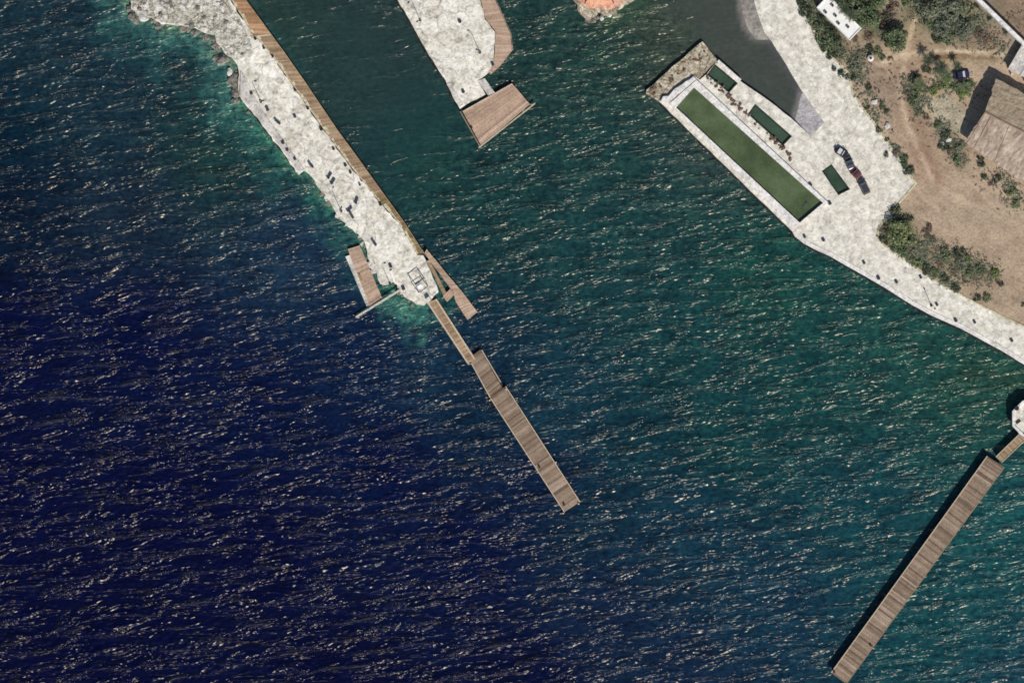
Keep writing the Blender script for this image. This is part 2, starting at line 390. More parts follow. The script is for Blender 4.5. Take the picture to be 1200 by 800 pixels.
PROM = PROM_OUT[:-2] + [(845, 75), (838, 74.5), (828, 87), (820, 94), (813, 89), (790, 104), (783, 112), (776, 113), (772, 119)] + PROM_OUT2 + PROM_IN

ctl = [(0, 0, 24, 50, 62), (60, 60, 24, 47, 60), (0, 150, 6, 33, 50), (100, 120, 24, 49, 62), (0, 250, 6, 23, 44), (150, 250, 22, 40, 58), (0, 400, 2, 8, 50), (150, 400, 2, 11, 53), (0, 600, 2, 6, 48), (0, 800, 2, 6, 46), (200, 600, 2, 6, 48), (400, 800, 2, 6, 46), (300, 480, 2, 15, 54), (350, 300, 27, 50, 73), (250, 180, 26, 56, 58), (430, 420, 7, 28, 62), (500, 420, 20, 49, 71), (450, 550, 2, 13, 54), (550, 650, 2, 12, 53), (600, 800, 2, 9, 48), (700, 700, 14, 32, 61), (800, 800, 15, 36, 63), (650, 480, 20, 56, 71), (800, 600, 17, 51, 70), (900, 700, 17, 51, 72), (1000, 600, 18, 62, 72), (1100, 720, 21, 70, 77), (1200, 800, 21, 64, 79), (1200, 620, 24, 76, 81), (950, 450, 21, 64, 66), (800, 400, 21, 62, 66), (700, 300, 24, 62, 66), (600, 250, 24, 59, 61), (500, 200, 29, 63, 62), (400, 80, 37, 60, 61), (330, 20, 40, 63, 59), (450, 30, 40, 60, 61), (620, 60, 31, 60, 59), (700, 80, 35, 64, 61), (780, 40, 54, 70, 61), (820, 10, 70, 76, 72), (860, 60, 70, 76, 72), (900, 100, 70, 76, 72), (900, 330, 26, 70, 66), (1050, 400, 28, 71, 68), (1150, 440, 31, 73, 66), (700, 180, 28, 62, 63), (150, 720, 2, 6, 46), (300, 640, 2, 6, 48), (700, 620, 15, 44, 63), (560, 480, 11, 36, 58), (850, 520, 16, 60, 64), (750, 520, 14, 51, 62), (620, 560, 9, 26, 58)]
def axis(lo, hi, step, far):
    a = list(np.arange(lo, hi + step / 2, step)); e = [30, 80, 200, 600, 2000, far]
    return np.array([lo - v for v in e[::-1]] + a + [hi + v for v in e])
gx = axis(-166, 166, 1.25, 6000); gy = axis(-116, 116, 1.25, 6000)
X, Y = np.meshgrid(gx, gy); nx, ny = len(gx), len(gy)
PXs, PYs = np.clip(X / S + 600, -400, 1600), np.clip(400 - Y / S, -400, 1200)
num = np.zeros(X.shape + (3,)); den = np.zeros(X.shape)
for (cx, cy, r, g, b_) in ctl:
    ww = 1 / ((PXs - cx) ** 2 + (PYs - cy) ** 2 + 1600) ** 1.7
    num += ww[..., None] * np.array([r, g, b_]); den += ww
colr = num / den[..., None]
def npin(poly):
    inside = np.zeros(X.shape, bool); j = len(poly) - 1
    for i in range(len(poly)):
        xi, yi = poly[i]; xj, yj = poly[j]
        if yi != yj:
            inside ^= ((yi > PYs) != (yj > PYs)) & (PXs < (xj - xi) * (PYs - yi) / (yj - yi) + xi)
        j = i
    return inside
def npdist(poly, closed=True):
    best = np.full(X.shape, 1e9); n = len(poly)
    for i in range(n if closed else n - 1):
        ax, ay = poly[i]; bx, by = poly[(i + 1) % n]; dx, dy = bx - ax, by - ay
        t = np.clip(((PXs - ax) * dx + (PYs - ay) * dy) / (dx * dx + dy * dy), 0, 1)
        best = np.minimum(best, np.hypot(PXs - ax - t * dx, PYs - ay - t * dy))
    return best
nz = np.array([noise.noise(Vector((x * 0.13, y * 0.13, 0))) + 0.6 * noise.noise(Vector((x * 0.4, y * 0.4, 5))) for x, y in zip(X.ravel(), Y.ravel())]).reshape(X.shape)
def blend(c, k):
    global colr
    k = np.clip(k, 0, 1)[..., None]; colr = colr * (1 - k) + np.array(c) * k
dw = npdist(CAUSE[0:19], False); shallow = np.clip(1 - dw / 62, 0, 1); blend((36, 84, 86), (1 - dw / 70) * 0.9 + nz * 0.45 * (dw < 80)); blend((72, 118, 112), (1 - dw / 46) * 0.75 + nz * 0.5 * (dw < 48)); blend((104, 130, 106), (1 - dw / 13) * 0.6 + nz * 0.5 * (dw < 16))
dw = npdist(CAUSE[18:41], False); shallow = np.maximum(shallow, np.clip(1 - dw / 44, 0, 1)); blend((44, 100, 92), (1 - dw / 44) * 0.8 + nz * 0.45 * (dw < 50)); blend((80, 122, 104), (1 - dw / 9) * 0.5 + nz * 0.5 * (dw < 12))
dw = np.hypot(PXs - 476, PYs - 372); blend((72, 128, 114), (1 - dw / 36) * 0.9 + nz * 0.6 * (dw < 38)); shallow = np.maximum(shallow, np.clip(1.2 - dw / 36, 0, 1))
dw = npdist(RED[9:], False); blend((54, 84, 66), (1 - dw / 26) * 0.8 + nz * 0.4 * (dw < 30))
dw = npdist([(1130, 440), (1200, 445), (1260, 470)], False); blend((40, 68, 58), (1 - dw / 22) * 0.6 + nz * 0.5 * (dw < 26))
inl = [(864, -60), (866, 8), (872, 32), (882, 45), (900, 47), (890, -60)]
blend((124, 120, 116), np.where(npin(inl), 1, (1 - npdist(inl) / 5)))
inl = [(929, 141), (934, 124), (938, 104), (970, 146), (950, 164)]
blend((124, 122, 124), np.where(npin(inl), 1, (1 - npdist(inl) / 5)))
land_d = npdist(PROM_OUT[:10], False); blend((92, 90, 100), (1 - land_d / 9) * 0.6)
chop = 0.82 + 0.18 * np.clip((0.16 - colr[..., 1] / 255) / 0.1, 0, 1)      # the sheltered, shallower side is a little calmer
for pts, rad, k in (([(330, -20), (400, 70), (470, 170)], 75, 0.72), ([(830, -20), (880, 70), (940, 130)], 60, 0.93), ([(450, 40), (500, 120)], 50, 0.55), ([(640, 30), (760, 30)], 50, 0.25)):
    chop *= 1 - k * np.clip(1.5 - npdist(pts, False) / rad, 0, 1)
l = colr / 255.0; l = np.where(l <= 0.04045, l / 12.92, ((l + 0.055) / 1.055) ** 2.4) / 1.15
me = bpy.data.meshes.new('sea')
idx = np.arange(nx * ny).reshape(ny, nx)
faces = np.stack([idx[:-1, :-1], idx[:-1, 1:], idx[1:, 1:], idx[1:, :-1]], -1).reshape(-1, 4)
me.from_pydata(np.stack([X.ravel(), Y.ravel(), np.zeros(nx * ny)], 1).tolist(), [], faces.tolist())
a = me.attributes.new('depth_colour', 'FLOAT_COLOR', 'POINT')
a.data.foreach_set('color', np.concatenate([l.reshape(-1, 3), np.ones((nx * ny, 1))], 1).ravel().astype(np.float32))
a = me.attributes.new('chop', 'FLOAT', 'POINT'); a.data.foreach_set('value', chop.ravel().astype(np.float32))
a = me.attributes.new('shallow', 'FLOAT', 'POINT'); a.data.foreach_set('value', shallow.ravel().astype(np.float32))
me.materials.append(M['sea'])
sea = bpy.data.objects.new('sea', me); COL.objects.link(sea); sea['kind'] = 'structure'
# sea bed under it, so the water has a floor wherever one looks
mb = MB(); mb.face([(-6000, -6000, -9), (6000, -6000, -9), (6000, 6000, -9), (-6000, 6000, -9)])
sb = mb.build('sea_bed', M['rock']); sb['kind'] = 'structure'

# ------------------------------------------------------------------ land
ZG, ZP = 1.45, 1.5
land_out = PL([(1300, 430), (1200, 384), (1172, 371), (1144, 357), (1115, 341), (1092, 328), (1069, 312), (1048, 297), (1033, 287), (1027, 277), (1028, 267), (1040, 252), (1057, 232), (1072, 215), (1056, 193), (1040, 170), (1020, 141),
           (1007, 124), (998, 110), (993, 88), (988, 80), (978, 72), (967, 62), (960, 52), (954, 38), (946, 22), (932, 0), (900, -60)])
land_out = land_out + PL([(880, -300), (700, -2500), (9000, -2500), (9000, 2500), (2600, 1500), (1600, 700)])
near = PL([(1300, 430)] + [(p[0], p[1]) for p in PROM_IN[1:]] + [(1300, -60)])
def land_colour(px, py):
    def g(cx, cy, r): return math.exp(-((px - cx) ** 2 + (py - cy) ** 2) / (2 * r * r))
    def seg(ax, ay, bx, by, r):
        dx, dy = bx - ax, by - ay; t = max(0, min(1, ((px - ax) * dx + (py - ay) * dy) / (dx * dx + dy * dy)))
        return math.exp(-((px - ax - t * dx) ** 2 + (py - ay - t * dy) ** 2) / (2 * r * r))
    c = Vector((190, 168, 145))
    for k, col in ((seg(1120, 260, 1200, 260, 40), (186, 166, 144)), (seg(1170, 330, 1200, 345, 25), (180, 160, 138)), (seg(1070, 0, 1075, 60, 12), (176, 152, 126)), (seg(1060, 90, 1085, 190, 16), (166, 142, 120)),
                   (seg(1080, 175, 1100, 215, 5) * 0.55, (148, 116, 102)), (seg(1005, 60, 1040, 130, 14) * 0.6, (152, 134, 118)), (seg(1095, 125, 1125, 148, 10), (192, 182, 158)), (seg(1110, 72, 1160, 66, 7), (178, 160, 132)),
                   (seg(1165, 0, 1215, 45, 14) , (140, 122, 106)), (seg(1190, 0, 1200, 10, 14), (150, 130, 110)), (seg(950, 10, 975, 60, 10), (92, 92, 70)), (seg(1080, 5, 1140, 30, 22), (118, 116, 92)),
                   (seg(1000, 0, 1025, 30, 14), (110, 108, 84)), (seg(1055, 285, 1150, 325, 12) * 0.85, (146, 128, 106)), (seg(1050, 265, 1060, 285, 12), (90, 92, 66)), (g(1150, 45, 10), (158, 130, 116)),
                   (seg(1110, 160, 1125, 190, 7), (130, 118, 98)), (seg(1090, 64, 1135, 62, 1.5) * 0.7, (110, 88, 66)), (seg(1098, 70, 1160, 58, 1.5) * 0.6, (120, 100, 76)), (seg(1150, 0, 1195, 60, 5) * 0.6, (150, 138, 128)),
                   (seg(1090, 66, 1160, 58, 7) * .6, (176, 150, 122)), (seg(1028, 76, 1062, 64, 1.6), (222, 204, 176)), (seg(1062, 64, 1110, 60, 1.6), (220, 200, 172)), (seg(1110, 60, 1180, 64, 1.6), (220, 200, 172)), (seg(1090, 68, 1130, 66, 1.5), (122, 98, 74)), (seg(1130, 66, 1168, 70, 1.5) * .8, (136, 112, 88)), (seg(1072, 20, 1062, 60, 2), (214, 190, 160)), (seg(1062, 60, 1054, 110, 2) * .8, (212, 190, 164)), (seg(1054, 110, 1064, 150, 2) * .8, (212, 190, 164)), (seg(1064, 150, 1092, 210, 2.2) * .8, (212, 190, 164)), (seg(1070, 110, 1080, 160, 3) * .5, (160, 134, 112)), (seg(1104, 112, 1130, 132, 2) * .7, (146, 126, 100)), (seg(1090, 215, 1140, 240, 2) * .5, (210, 190, 166))):
        c = c.lerp(Vector(col), max(0, min(1, k)))
    return c
def ground_material():
    m, n, b = newmat('sandy_earth'); at = N(n, 'ShaderNodeAttribute', attribute_name='earth')
    v = mapped(n, 'Position', (1, 1, 1))
    a = noise_tex(n, v, 0.22, 6, 0.7, 0.4); f = noise_tex(n, v, 1.3, 5, 0.7)
    t = noise_tex(n, mapped(n, 'Position', (0.12, 0.9, 1), R(35)), 1.0, 4, 0.6, 0.4)
    col = mix(n, 'MULTIPLY', 1.0, at.outputs['Color'], ramp(n, a, [(0.34, (0.78, 0.76, 0.75, 1)), (0.5, gray(1)), (0.66, (1.12, 1.12, 1.1, 1))]))
    col = mix(n, 'MULTIPLY', 1.0, col, ramp(n, f, [(0.34, gray(0.72)), (0.5, gray(1)), (0.66, gray(1.14))]))
    col = mix(n, 'MULTIPLY', 0.6, col, ramp(n, t, [(0.35, gray(0.75)), (0.55, gray(1.02))]))
    n.links.new(col, b.inputs['Base Color']); b.inputs['Roughness'].default_value = 0.95; b.inputs['Specular IOR Level'].default_value = 0.1
    bump(n, b, f, 0.18); return m
M['earth'] = ground_material()
def earth_attr(o):
    me = o.data; a = me.attributes.new('earth', 'FLOAT_COLOR', 'POINT')
    mw = o.location; vals = []
    for v in me.vertices:
        px, py = (v.co.x + mw.x) / S + 600, 400 - (v.co.y + mw.y) / S
        vals += list(alb(land_colour(px, py)))
    a.data.foreach_set('color', vals)
g = sheet('ground', near, ZG, M['earth'], grid=0.9, bump=0.06, bscale=0.2, edge_flat=0, zbot=-2.0); g['kind'] = 'structure'; earth_attr(g)
far = PL([(1300, 430), (1300, -60), (900, -60), (860, -300), (700, -3000), (9000, -3000), (9000, 2500), (2600, 1500), (1600, 700)])
g = sheet('ground_beyond', far, ZG - 0.02, M['earth'], grid=120, bump=0, zbot=-2.0); g['kind'] = 'structure'; earth_attr(g)

# promenade with the pools let into it
LONG = [(813, 103), (792, 126.5), (936.6, 261), (964, 238)]
SM1 = [(837.5, 75.5), (864.5, 98), (854, 109.5), (828, 88)]
SM2 = [(884.6, 122), (928, 160), (917, 171.4), (876, 134)]
SM3 = [(974, 192.5), (996, 222), (982, 229), (962.6, 200.6)]
prom_poly = rough_outline(PL(PROM), 2.5, 0.10)
hl = PL([(812, 95), (783, 121), (929, 267), (969, 236)])
pr = sheet('promenade', prom_poly, ZP, M['paving'], holes=[hl] + [PL(p) for p in (SM1, SM2, SM3)], grid=2.2, bump=0.05, bscale=0.5, zbot=-3)
pr['kind'] = 'structure'

def edge_quad(A, B, wd, out):       # a quad strip beside edge A-B on the side of out
    A = Vector(A); B = Vector(B); nrm = Vector((-(B - A).y, (B - A).x)).normalized() * wd
    if nrm.dot(Vector(out) - A) < 0: nrm = -nrm
    return [A, B, B + nrm, A + nrm]
def quad_z(mb, q, z0, z1, tone=0.5): mb.quadbox(*[(p[0], p[1]) for p in q], z0, z1, tone)

# dark ledge added at the waterline, its colour standing in for the walls' shadow line
M['waterline_shade'] = stone('waterline_shade_stone', (24, 28, 26), (40, 44, 42), (66, 70, 64), 0.6, 1.6, 0.4)
def shade_band(line, side, w0, w1, seed, over=0.25):
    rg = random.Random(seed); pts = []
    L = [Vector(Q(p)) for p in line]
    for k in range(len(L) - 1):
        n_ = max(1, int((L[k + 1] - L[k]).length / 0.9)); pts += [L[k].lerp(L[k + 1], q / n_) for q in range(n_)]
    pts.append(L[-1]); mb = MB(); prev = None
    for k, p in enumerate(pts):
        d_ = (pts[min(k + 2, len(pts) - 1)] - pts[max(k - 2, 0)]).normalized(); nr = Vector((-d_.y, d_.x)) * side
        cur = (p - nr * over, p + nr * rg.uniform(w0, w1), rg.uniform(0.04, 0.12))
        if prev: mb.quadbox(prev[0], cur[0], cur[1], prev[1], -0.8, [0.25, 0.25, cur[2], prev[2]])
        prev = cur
    o = mb.build('waterline_shade_ledge', M['waterline_shade']); o['kind'] = 'structure'
shade_band([(774, 120.5)] + [(850, 194), (928, 271)] + PROM_OUT2[1:], -1, 0.35, 0.95, 1)
shade_band(MIDP[1:11], -1, 0.3, 0.9, 2)
shade_band([(281.5, 112), (316, 156), (351, 203)], -1, 0.25, 0.8, 3)
# long pool : raised walls, west platform and green water
def inset(poly, dpx):
    c = Vector((sum(p[0] for p in poly) / len(poly), sum(p[1] for p in poly) / len(poly)))
    return [tuple(Vector(p) + (c - Vector(p)).normalized() * dpx) for p in poly]
def pool(name, label, quad, wall_top, water_z, mat, wm, thick, group=None, extra=None):
    base = P(*quad[0], ZP)
    t = thing(name, label, 'swimming pool', base, 0, group, absolute=True)
    qs = PL(quad); oq = PL(extra) if extra else None
    for k in range(4):
        a, b = qs[k], qs[(k + 1) % 4]; mb = MB()
        if oq:
            quad_z(mb, [a, b, oq[(k + 1) % 4], oq[k]], -2, wall_top)
        else:
            cen = Vector(((qs[0][0] + qs[2][0]) / 2, (qs[0][1] + qs[2][1]) / 2))
            A = Vector(a); B = Vector(b); nrm = Vector((-(B - A).y, (B - A).x)).normalized() * thick
            if nrm.dot(cen - A) < 0: nrm = -nrm
            dr = (B - A).normalized() * thick
            if k % 2 == 0: quad_z(mb, [A, B, B + nrm, A + nrm], -2, wall_top)
            else: quad_z(mb, [A + dr, B - dr, B - dr + nrm, A + dr + nrm], -2, wall_top)
        mb.build('rim', wm, t)
    mb = MB(); mb.face([(p[0], p[1], water_z) for p in qs][::-1] if False else [(p[0], p[1], water_z) for p in qs])
    o = mb.build('pool_water', mat, t)
    mb = MB(); mb.face([(p[0], p[1], -1.9) for p in qs]); mb.build('basin_floor', M['concrete'], t)
    return t
M['lining'] = stone('dark_pool_lining', (34, 40, 36), (48, 56, 50), (66, 74, 66), 0.6, 1.6, 0.3)
t = pool('swimming_pool', 'long green lap pool with white raised walls at the sea edge', LONG, 2.25, 1.15, M['pool'], M['white_wall'], 0.4, extra=[(816, 94), (784, 122), (929, 268.5), (970, 237.5)])
# dark float lying on the water near its south-east end
sp = 'small green pools sunk in the promenade'
pool('swimming_pool', 'small green pool nearest the rocky breakwater tip', SM1, ZP - 0.12, 0.85, M['pool_dark'], M['lining'], 0.38, sp)
pool('swimming_pool', 'narrow green pool beside the middle of the long pool', SM2, ZP - 0.12, 0.85, M['pool_dark'], M['lining'], 0.38, sp)
pool('swimming_pool', 'small dark green pool beside the row of parked cars', SM3, ZP - 0.12, 0.85, M['pool_dark'], M['lining'], 0.38, sp)

# breakwater tip and west platform
bw = sheet('breakwater', rough_outline(PL(BREAK), 1.6, 0.22), 1.25, M['breakwater'], grid=1.0, bump=0.22, bscale=0.7, zbot=-3, edge_flat=0.5, origin=P(790, 85, 0))
tag(bw, 'rough brown stone breakwater slanting across the head of the long pool', 'breakwater')
wp = [(812, 90.5), (819, 94.5), (815.5, 93.6), (783.6, 121.6), (774, 118.5), (777, 114), (784, 112.5), (790, 105)]
wp = [(777, 113.5), (783.5, 113), (790, 105), (812, 90.5), (816, 93.6), (783.6, 121.6), (774, 119.5)]
o = sheet('pool_platform', rough_outline(PL(wp), 1.3, 0.15), 2.3, M['white_wall'], grid=1.2, bump=0.06, bscale=0.8, zbot=-2, origin=P(795, 105, 0))
tag(o, 'pale broken-edged platform between the long pool and the breakwater', 'platform')
# low white parapet along the inlet
t = tag(MB().quadbox(Q((866, 96.3)), Q((868.5, 93.8)), Q((842, 70.5)), Q((840, 73)), ZP - 0.5, ZP + 0.45).build('parapet', M['white_wall'], origin=P(854, 84, ZP)), 'white low parapet between the smallest inlet pool and the inlet water', 'parapet')
mb = MB(); mb.face([P(*q) for q in ((966, 144, 1.5), (937, 103, -0.25), (928, 141, -0.25), (950, 160, 1.5))][::-1])
mb.face([P(*q) for q in ((966, 144, -1.5), (937, 103, -1.5), (928, 141, -1.5), (950, 160, -1.5))])
M['wet'] = stone('wet_grey_concrete', (166, 162, 164), (196, 192, 194), (212, 208, 208), 0.25, 1.0, 0.3)
M['wetsand'] = stone('wet_grey_sand', (132, 127, 122), (164, 158, 152), (184, 178, 170), 0.25, 1.0, 0.3)
o = mb.build('slipway', M['wet']); o['kind'] = 'structure'
mb = MB(); up = [(874, -90), (883, 0), (886, 12), (896, 40), (901, 47)]; dn_ = [(856, -90), (865, 0), (867, 14), (873, 33), (884, 47)]
for k in range(4): mb.face([P(*dn_[k], -0.2), P(*dn_[k + 1], -0.2), P(*up[k + 1], 1.2), P(*up[k], 1.2)])
o = mb.build('beach', M['wetsand']); o['kind'] = 'structure'
# kerb along the land side, smooth ledge along the sea side
def strip(name, line, wd, z0, z1, m, side):
    mb = MB(); L = [Vector(Q(p)) for p in line]; off = []
    for k, p in enumerate(L):
        d_ = (L[min(k + 1, len(L) - 1)] - L[max(k - 1, 0)]).normalized(); off.append(p + Vector((-d_.y, d_.x)) * wd * side)
    for k in range(len(L) - 1): mb.quadbox(L[k], L[k + 1], off[k + 1], off[k], z0, z1)
    o = mb.build(name, m); o['kind'] = 'structure'
strip('kerb', PROM_IN, 0.55, ZP - 0.3, ZP + 0.16, M['kerb'], -1)
strip('quay_edge', [(929, 272)] + PROM_OUT2[1:], 1.15, ZP - 1.0, ZP + 0.14, M['white_wall'], 1)

# ------------------------------------------------------------------ stone causeways
cw = thing('stone_causeway', 'long pale coral stone causeway reaching into the sea at the left', 'causeway', P(380, 170, 0), absolute=True)
sheet('causeway_top', rough_outline(PL(CAUSE), 1.2, 0.30), 1.5, M['coral'], grid=1.1, bump=0.16, bscale=0.55, zbot=-3, parent=cw, origin=P(380, 170, 0))
rub = [(142, -30), (154, -4), (155, 9), (164, 19), (178, 20), (190, 27), (213, 29), (227, 31), (243, 39), (252, 41), (255, 50), (264, 62), (275, 71), (284, 70), (296, 56), (290, 42), (284, 28), (268, 2), (250, -30)]
sheet('rubble_bank', rough_outline(PL(rub), 1.0, 0.25), 1.66, M['rubble'], grid=0.75, bump=0.30, bscale=0.8, zbot=1.0, parent=cw, origin=P(380, 170, 0), edge_flat=0)
led = [(281, 96), (284, 114), (300, 134), (352, 202), (356, 199), (340, 178), (318, 148), (306, 128), (296, 108), (290, 92)]
led = [(282.5, 84), (281.5, 112), (316, 156), (351, 203), (357, 199), (334, 168), (312, 136), (300, 116), (290, 94)]
sheet('concrete_ledge', PL(led), 1.95, M['concrete'], grid=1.4, bump=0.03, zbot=0.5, parent=cw, origin=P(380, 170, 0))
mp = thing('stone_pier', 'broad pale stone pier with a boarded side walk at the top middle', 'pier', P(540, 60, 0), absolute=True)
sheet('pier_top', rough_outline(PL(MIDP_STONE), 1.4, 0.18), 1.5, M['coral'], grid=1.2, bump=0.10, bscale=0.5, zbot=-3, parent=mp, origin=P(540, 60, 0))
mb = MB().quadbox(Q((523.5, 99)), Q((528, 97.5)), Q((543, 123)), Q((538.5, 125.5)), 0.4, 1.72); mb.build('edge_ramp', M['concrete'], mp)
mb = MB().quadbox(Q((560, 95)), Q((568, 92)), Q((580, 109)), Q((572, 112.5)), 0.2, 1.7); mb.build('concrete_stub', M['concrete'], mp)
rj = thing('stone_jetty', 'rocky white-edged jetty tip with terracotta floor at the top edge', 'jetty', P(706, 0, 0), absolute=True)
sheet('jetty_top', rough_outline(PL(RED), 1.0, 0.3), 1.3, M['breakwater'], grid=0.9, bump=0.25, bscale=0.7, zbot=-3, parent=rj, origin=P(706, 0, 0))
redf = [(676, -35), (678, 0), (682, 6), (690, 10), (706, 11), (716, 12), (728, 4), (738, -6), (748, -35)]
sheet('paved_floor', rough_outline(PL(redf), 1.2, 0.15), 1.6, M['red_floor'], grid=1.2, bump=0.07, bscale=0.7, zbot=0.8, parent=rj, origin=P(706, 0, 0))

# ------------------------------------------------------------------ timber decks
def planked(left, right, z, step, thick=0.12, gap=0.04, rg=None, zj=0.025, seam=None):
    """cross planks between two edges given as matching polylines of xy"""
    rg = rg or rng; mb = MB(); k = 0
    for i in range(len(left) - 1):
        a, b = Vector(left[i]), Vector(left[i + 1]); c, e = Vector(right[i]), Vector(right[i + 1])
        L = ((b - a).length + (e - c).length) / 2; n = max(1, round(L / step))
        for q in range(n):
            t0, t1 = q / n + gap / L / 2, (q + 1) / n - gap / L / 2
            ex = rg.uniform(-0.04, 0.04)
            d1 = (c.lerp(e, t0) - a.lerp(b, t0)).normalized() * ex
            z1 = z + rg.uniform(-zj, zj)
            tone = min(1, max(0, rg.gauss(0.5, 0.2) + 0.35 * noise.noise(Vector((a.lerp(b, t0).x * 0.35, a.lerp(b, t0).y * 0.35, 4.2))))); 
            if seam and k % seam == 0: tone = 0.0
            mb.quadbox(a.lerp(b, t0) - d1, a.lerp(b, t1) - d1, c.lerp(e, t1) + d1, c.lerp(e, t0) + d1, z1 - thick, z1, tone); k += 1
    return mb
def stringers(t, left, right, z, inset_=0.35, m='pile'):
    for side, other in ((left, right), (right, left)):
        mb = MB()
        for i in range(len(side) - 1):
            a = Vector(side[i]).lerp(Vector(other[i]), inset_ / max(0.5, (Vector(side[i]) - Vector(other[i])).length)); b = Vector(side[i + 1]).lerp(Vector(other[i + 1]), inset_ / max(0.5, (Vector(side[i + 1]) - Vector(other[i + 1])).length))
            mb.bar((a.x, a.y, z - 0.45), (b.x, b.y, z - 0.45), 0.2, 0.28)
        mb.build('beam', M[m], t)
def piles(t, left, right, z, step, r=0.16, both=True, zb=-8.5):
    n = 0
    for i in range(len(left) - 1):
        a, b = Vector(left[i]), Vector(left[i + 1]); c, e = Vector(right[i]), Vector(right[i + 1])
        k = max(1, round((b - a).length / step))
        for q in range(k + (1 if i == len(left) - 2 else 0)):
            for s in ((0.12, 0.88) if both else (0.85,)):
                p = a.lerp(b, (q + 0.1) / (k + 0.2)).lerp(c.lerp(e, (q + 0.1) / (k + 0.2)), s)
                MB().cyl((p.x, p.y, zb), r, z - 0.14 - zb, 8).build('pile', M['pile'], t); n += 1
    return n
# causeway boardwalk: three runs of boards
BWL = PL([(254, -30), (271, 0), (296, 40), (316, 62), (341, 97), (361, 126), (381, 154), (411, 195), (441, 232), (468, 262), (489, 298)])
BWR = PL([(269, -30), (288, 0), (318, 41), (332, 60), (358, 97), (376, 124), (395, 152), (425, 193), (450, 228), (474, 261), (497, 297)])
ek = [Vector(p) for p in BWL]; mbk = MB()
for i in range(len(ek) - 1):
    a_, b_ = ek[i], ek[i + 1]; n_ = max(1, int((b_ - a_).length / 1.3)); nr = Vector(((b_ - a_).y, -(b_ - a_).x)).normalized()
    for q in range(n_):
        w1 = rng.uniform(0.35, 1.1); p0, p1 = a_.lerp(b_, (q + 0.04) / n_), a_.lerp(b_, (q + 0.96) / n_)
        if rng.random() < 0.12: continue
        MB().quadbox(p0 - nr * 0.05, p1 - nr * 0.05, p1 - nr * w1 * rng.uniform(0.7, 1), p0 - nr * w1, 0.9, 1.72 + rng.uniform(-0.06, 0.08)).build('edge_stone', M['kerb'], cw)
t = thing('boardwalk', 'long brown timber boardwalk along the inner side of the stone causeway', 'boardwalk', P(380, 150, 0), absolute=True)
planked(BWL[:3], BWR[:3], 1.62, 0.45).build('rust_boards', M['wood_red'], t)
planked(BWL[2:9], BWR[2:9], 1.62, 0.45).build('tan_boards', M['wood_tan'], t)
planked(BWL[8:], BWR[8:], 1.60, 0.45).build('ochre_boards', M['wood_ochre'], t)
stringers(t, BWL, BWR, 1.6); piles(t, BWL, BWR, 1.6, 7.0, both=False)
mb = MB()
for i in range(len(BWR) - 1):
    a, b = BWR[i], BWR[i + 1]; mb.bar((a[0], a[1], 1.66), (b[0], b[1], 1.66), 0.16, 0.12)
mb.build('edge_rail', M['wood_tan'], t)
mb = MB().bar((*Q((295, 44)), 1.665), (*Q((318, 41)), 1.665), 0.5, 0.03); mb.build('cross_board', M['rail'], t)

t = thing('landing_stage', 'tan boarded landing stage with a slot, off the causeway tip', 'landing stage', P(528, 335, 0), absolute=True)
L1 = PL([(497.5, 297), (507, 310), (514, 319), (531, 342), (534, 353.5), (548, 375)]); R1 = PL([(500, 292), (515, 310), (523, 320), (541, 341), (548, 350), (559.5, 365.5)])
planked(L1, R1, 1.45, 0.4).build('deck_boards', M['wood_pink'], t)
Lp = PL([(500, 306), (508, 322), (520, 347)]); Rp = PL([(503.5, 304.5), (511.5, 320), (524.5, 345)])
planked(Lp, Rp, 1.40, 0.4).build('side_boards', M['wood_tan'], t)
planked(PL([(519, 347.5), (524, 354)]), PL([(528, 338), (532.5, 345)]), 1.42, 0.4).build('link_boards', M['wood_pink'], t)
stringers(t, L1, R1, 1.45); piles(t, L1, R1, 1.45, 6.0)

# left float
t = thing('floating_platform', 'pinkish timber platform moored left of the causeway tip', 'platform', P(428, 325, 0), absolute=True)
Lf = PL([(407.5, 292), (434.5, 361.5)]); Rf = PL([(421.7, 287.5), (449, 351.5)])
planked(Lf, Rf, 1.0, 0.42).build('deck_boards', M['wood_pink'], t)
mb = MB(); mb.quadbox(*PL([(404.8, 300.5), (411, 298.5), (435, 360), (431.3, 362.5)]), 0.4, 0.76); mb.build('step_ledge', M['concrete'], t)
stringers(t, Lf, Rf, 1.0); piles(t, Lf, Rf, 1.0, 6.0)
mb = MB(); mb.bar((*Q((421, 321)), 1.02), (*Q((424, 329)), 1.02), 0.5, 0.35); 
tag(mb.build('storage_box', M['wood_ochre'], origin=P(422.5, 325, 1.0)), 'low dark chest on the edge of the pinkish moored platform', 'chest')
# white gangway
t = thing('gangway', 'thin white gangway from the causeway past the moored platform', 'gangway', P(444, 356, 0), absolute=True)
ga, gb = P(417.5, 371.5, 1.12), P(469, 340, 1.75); dv = (gb - ga); nn = Vector((-dv.y, dv.x, 0)).normalized()
mb = MB(); mb.bar(ga, gb, 0.6, 0.1); mb.build('walkway', M['weathered_white'], t)
for s in (-1, 1):
    mb = MB(); q = nn * 0.28 * s
    mb.tube([ga + q + Vector((0, 0, 0.9)), gb + q + Vector((0, 0, 0.9))], 0.035, 6)
    for k in range(8):
        p = ga.lerp(gb, k / 7) + q; mb.tube([p + Vector((0, 0, .08)), p + Vector((0, 0, 0.9))], 0.03, 6)
    mb.build('handrail', M['weathered_white'], t)
MB().cyl(P(417.5, 371.5, -8.5), 0.2, 9.6, 10).build('pile', M['weathered_white'], t)
MB().cyl(P(432.5, 362.5, -8.5), 0.3, 10.2, 10).build('pile', M['weathered_white'], t)

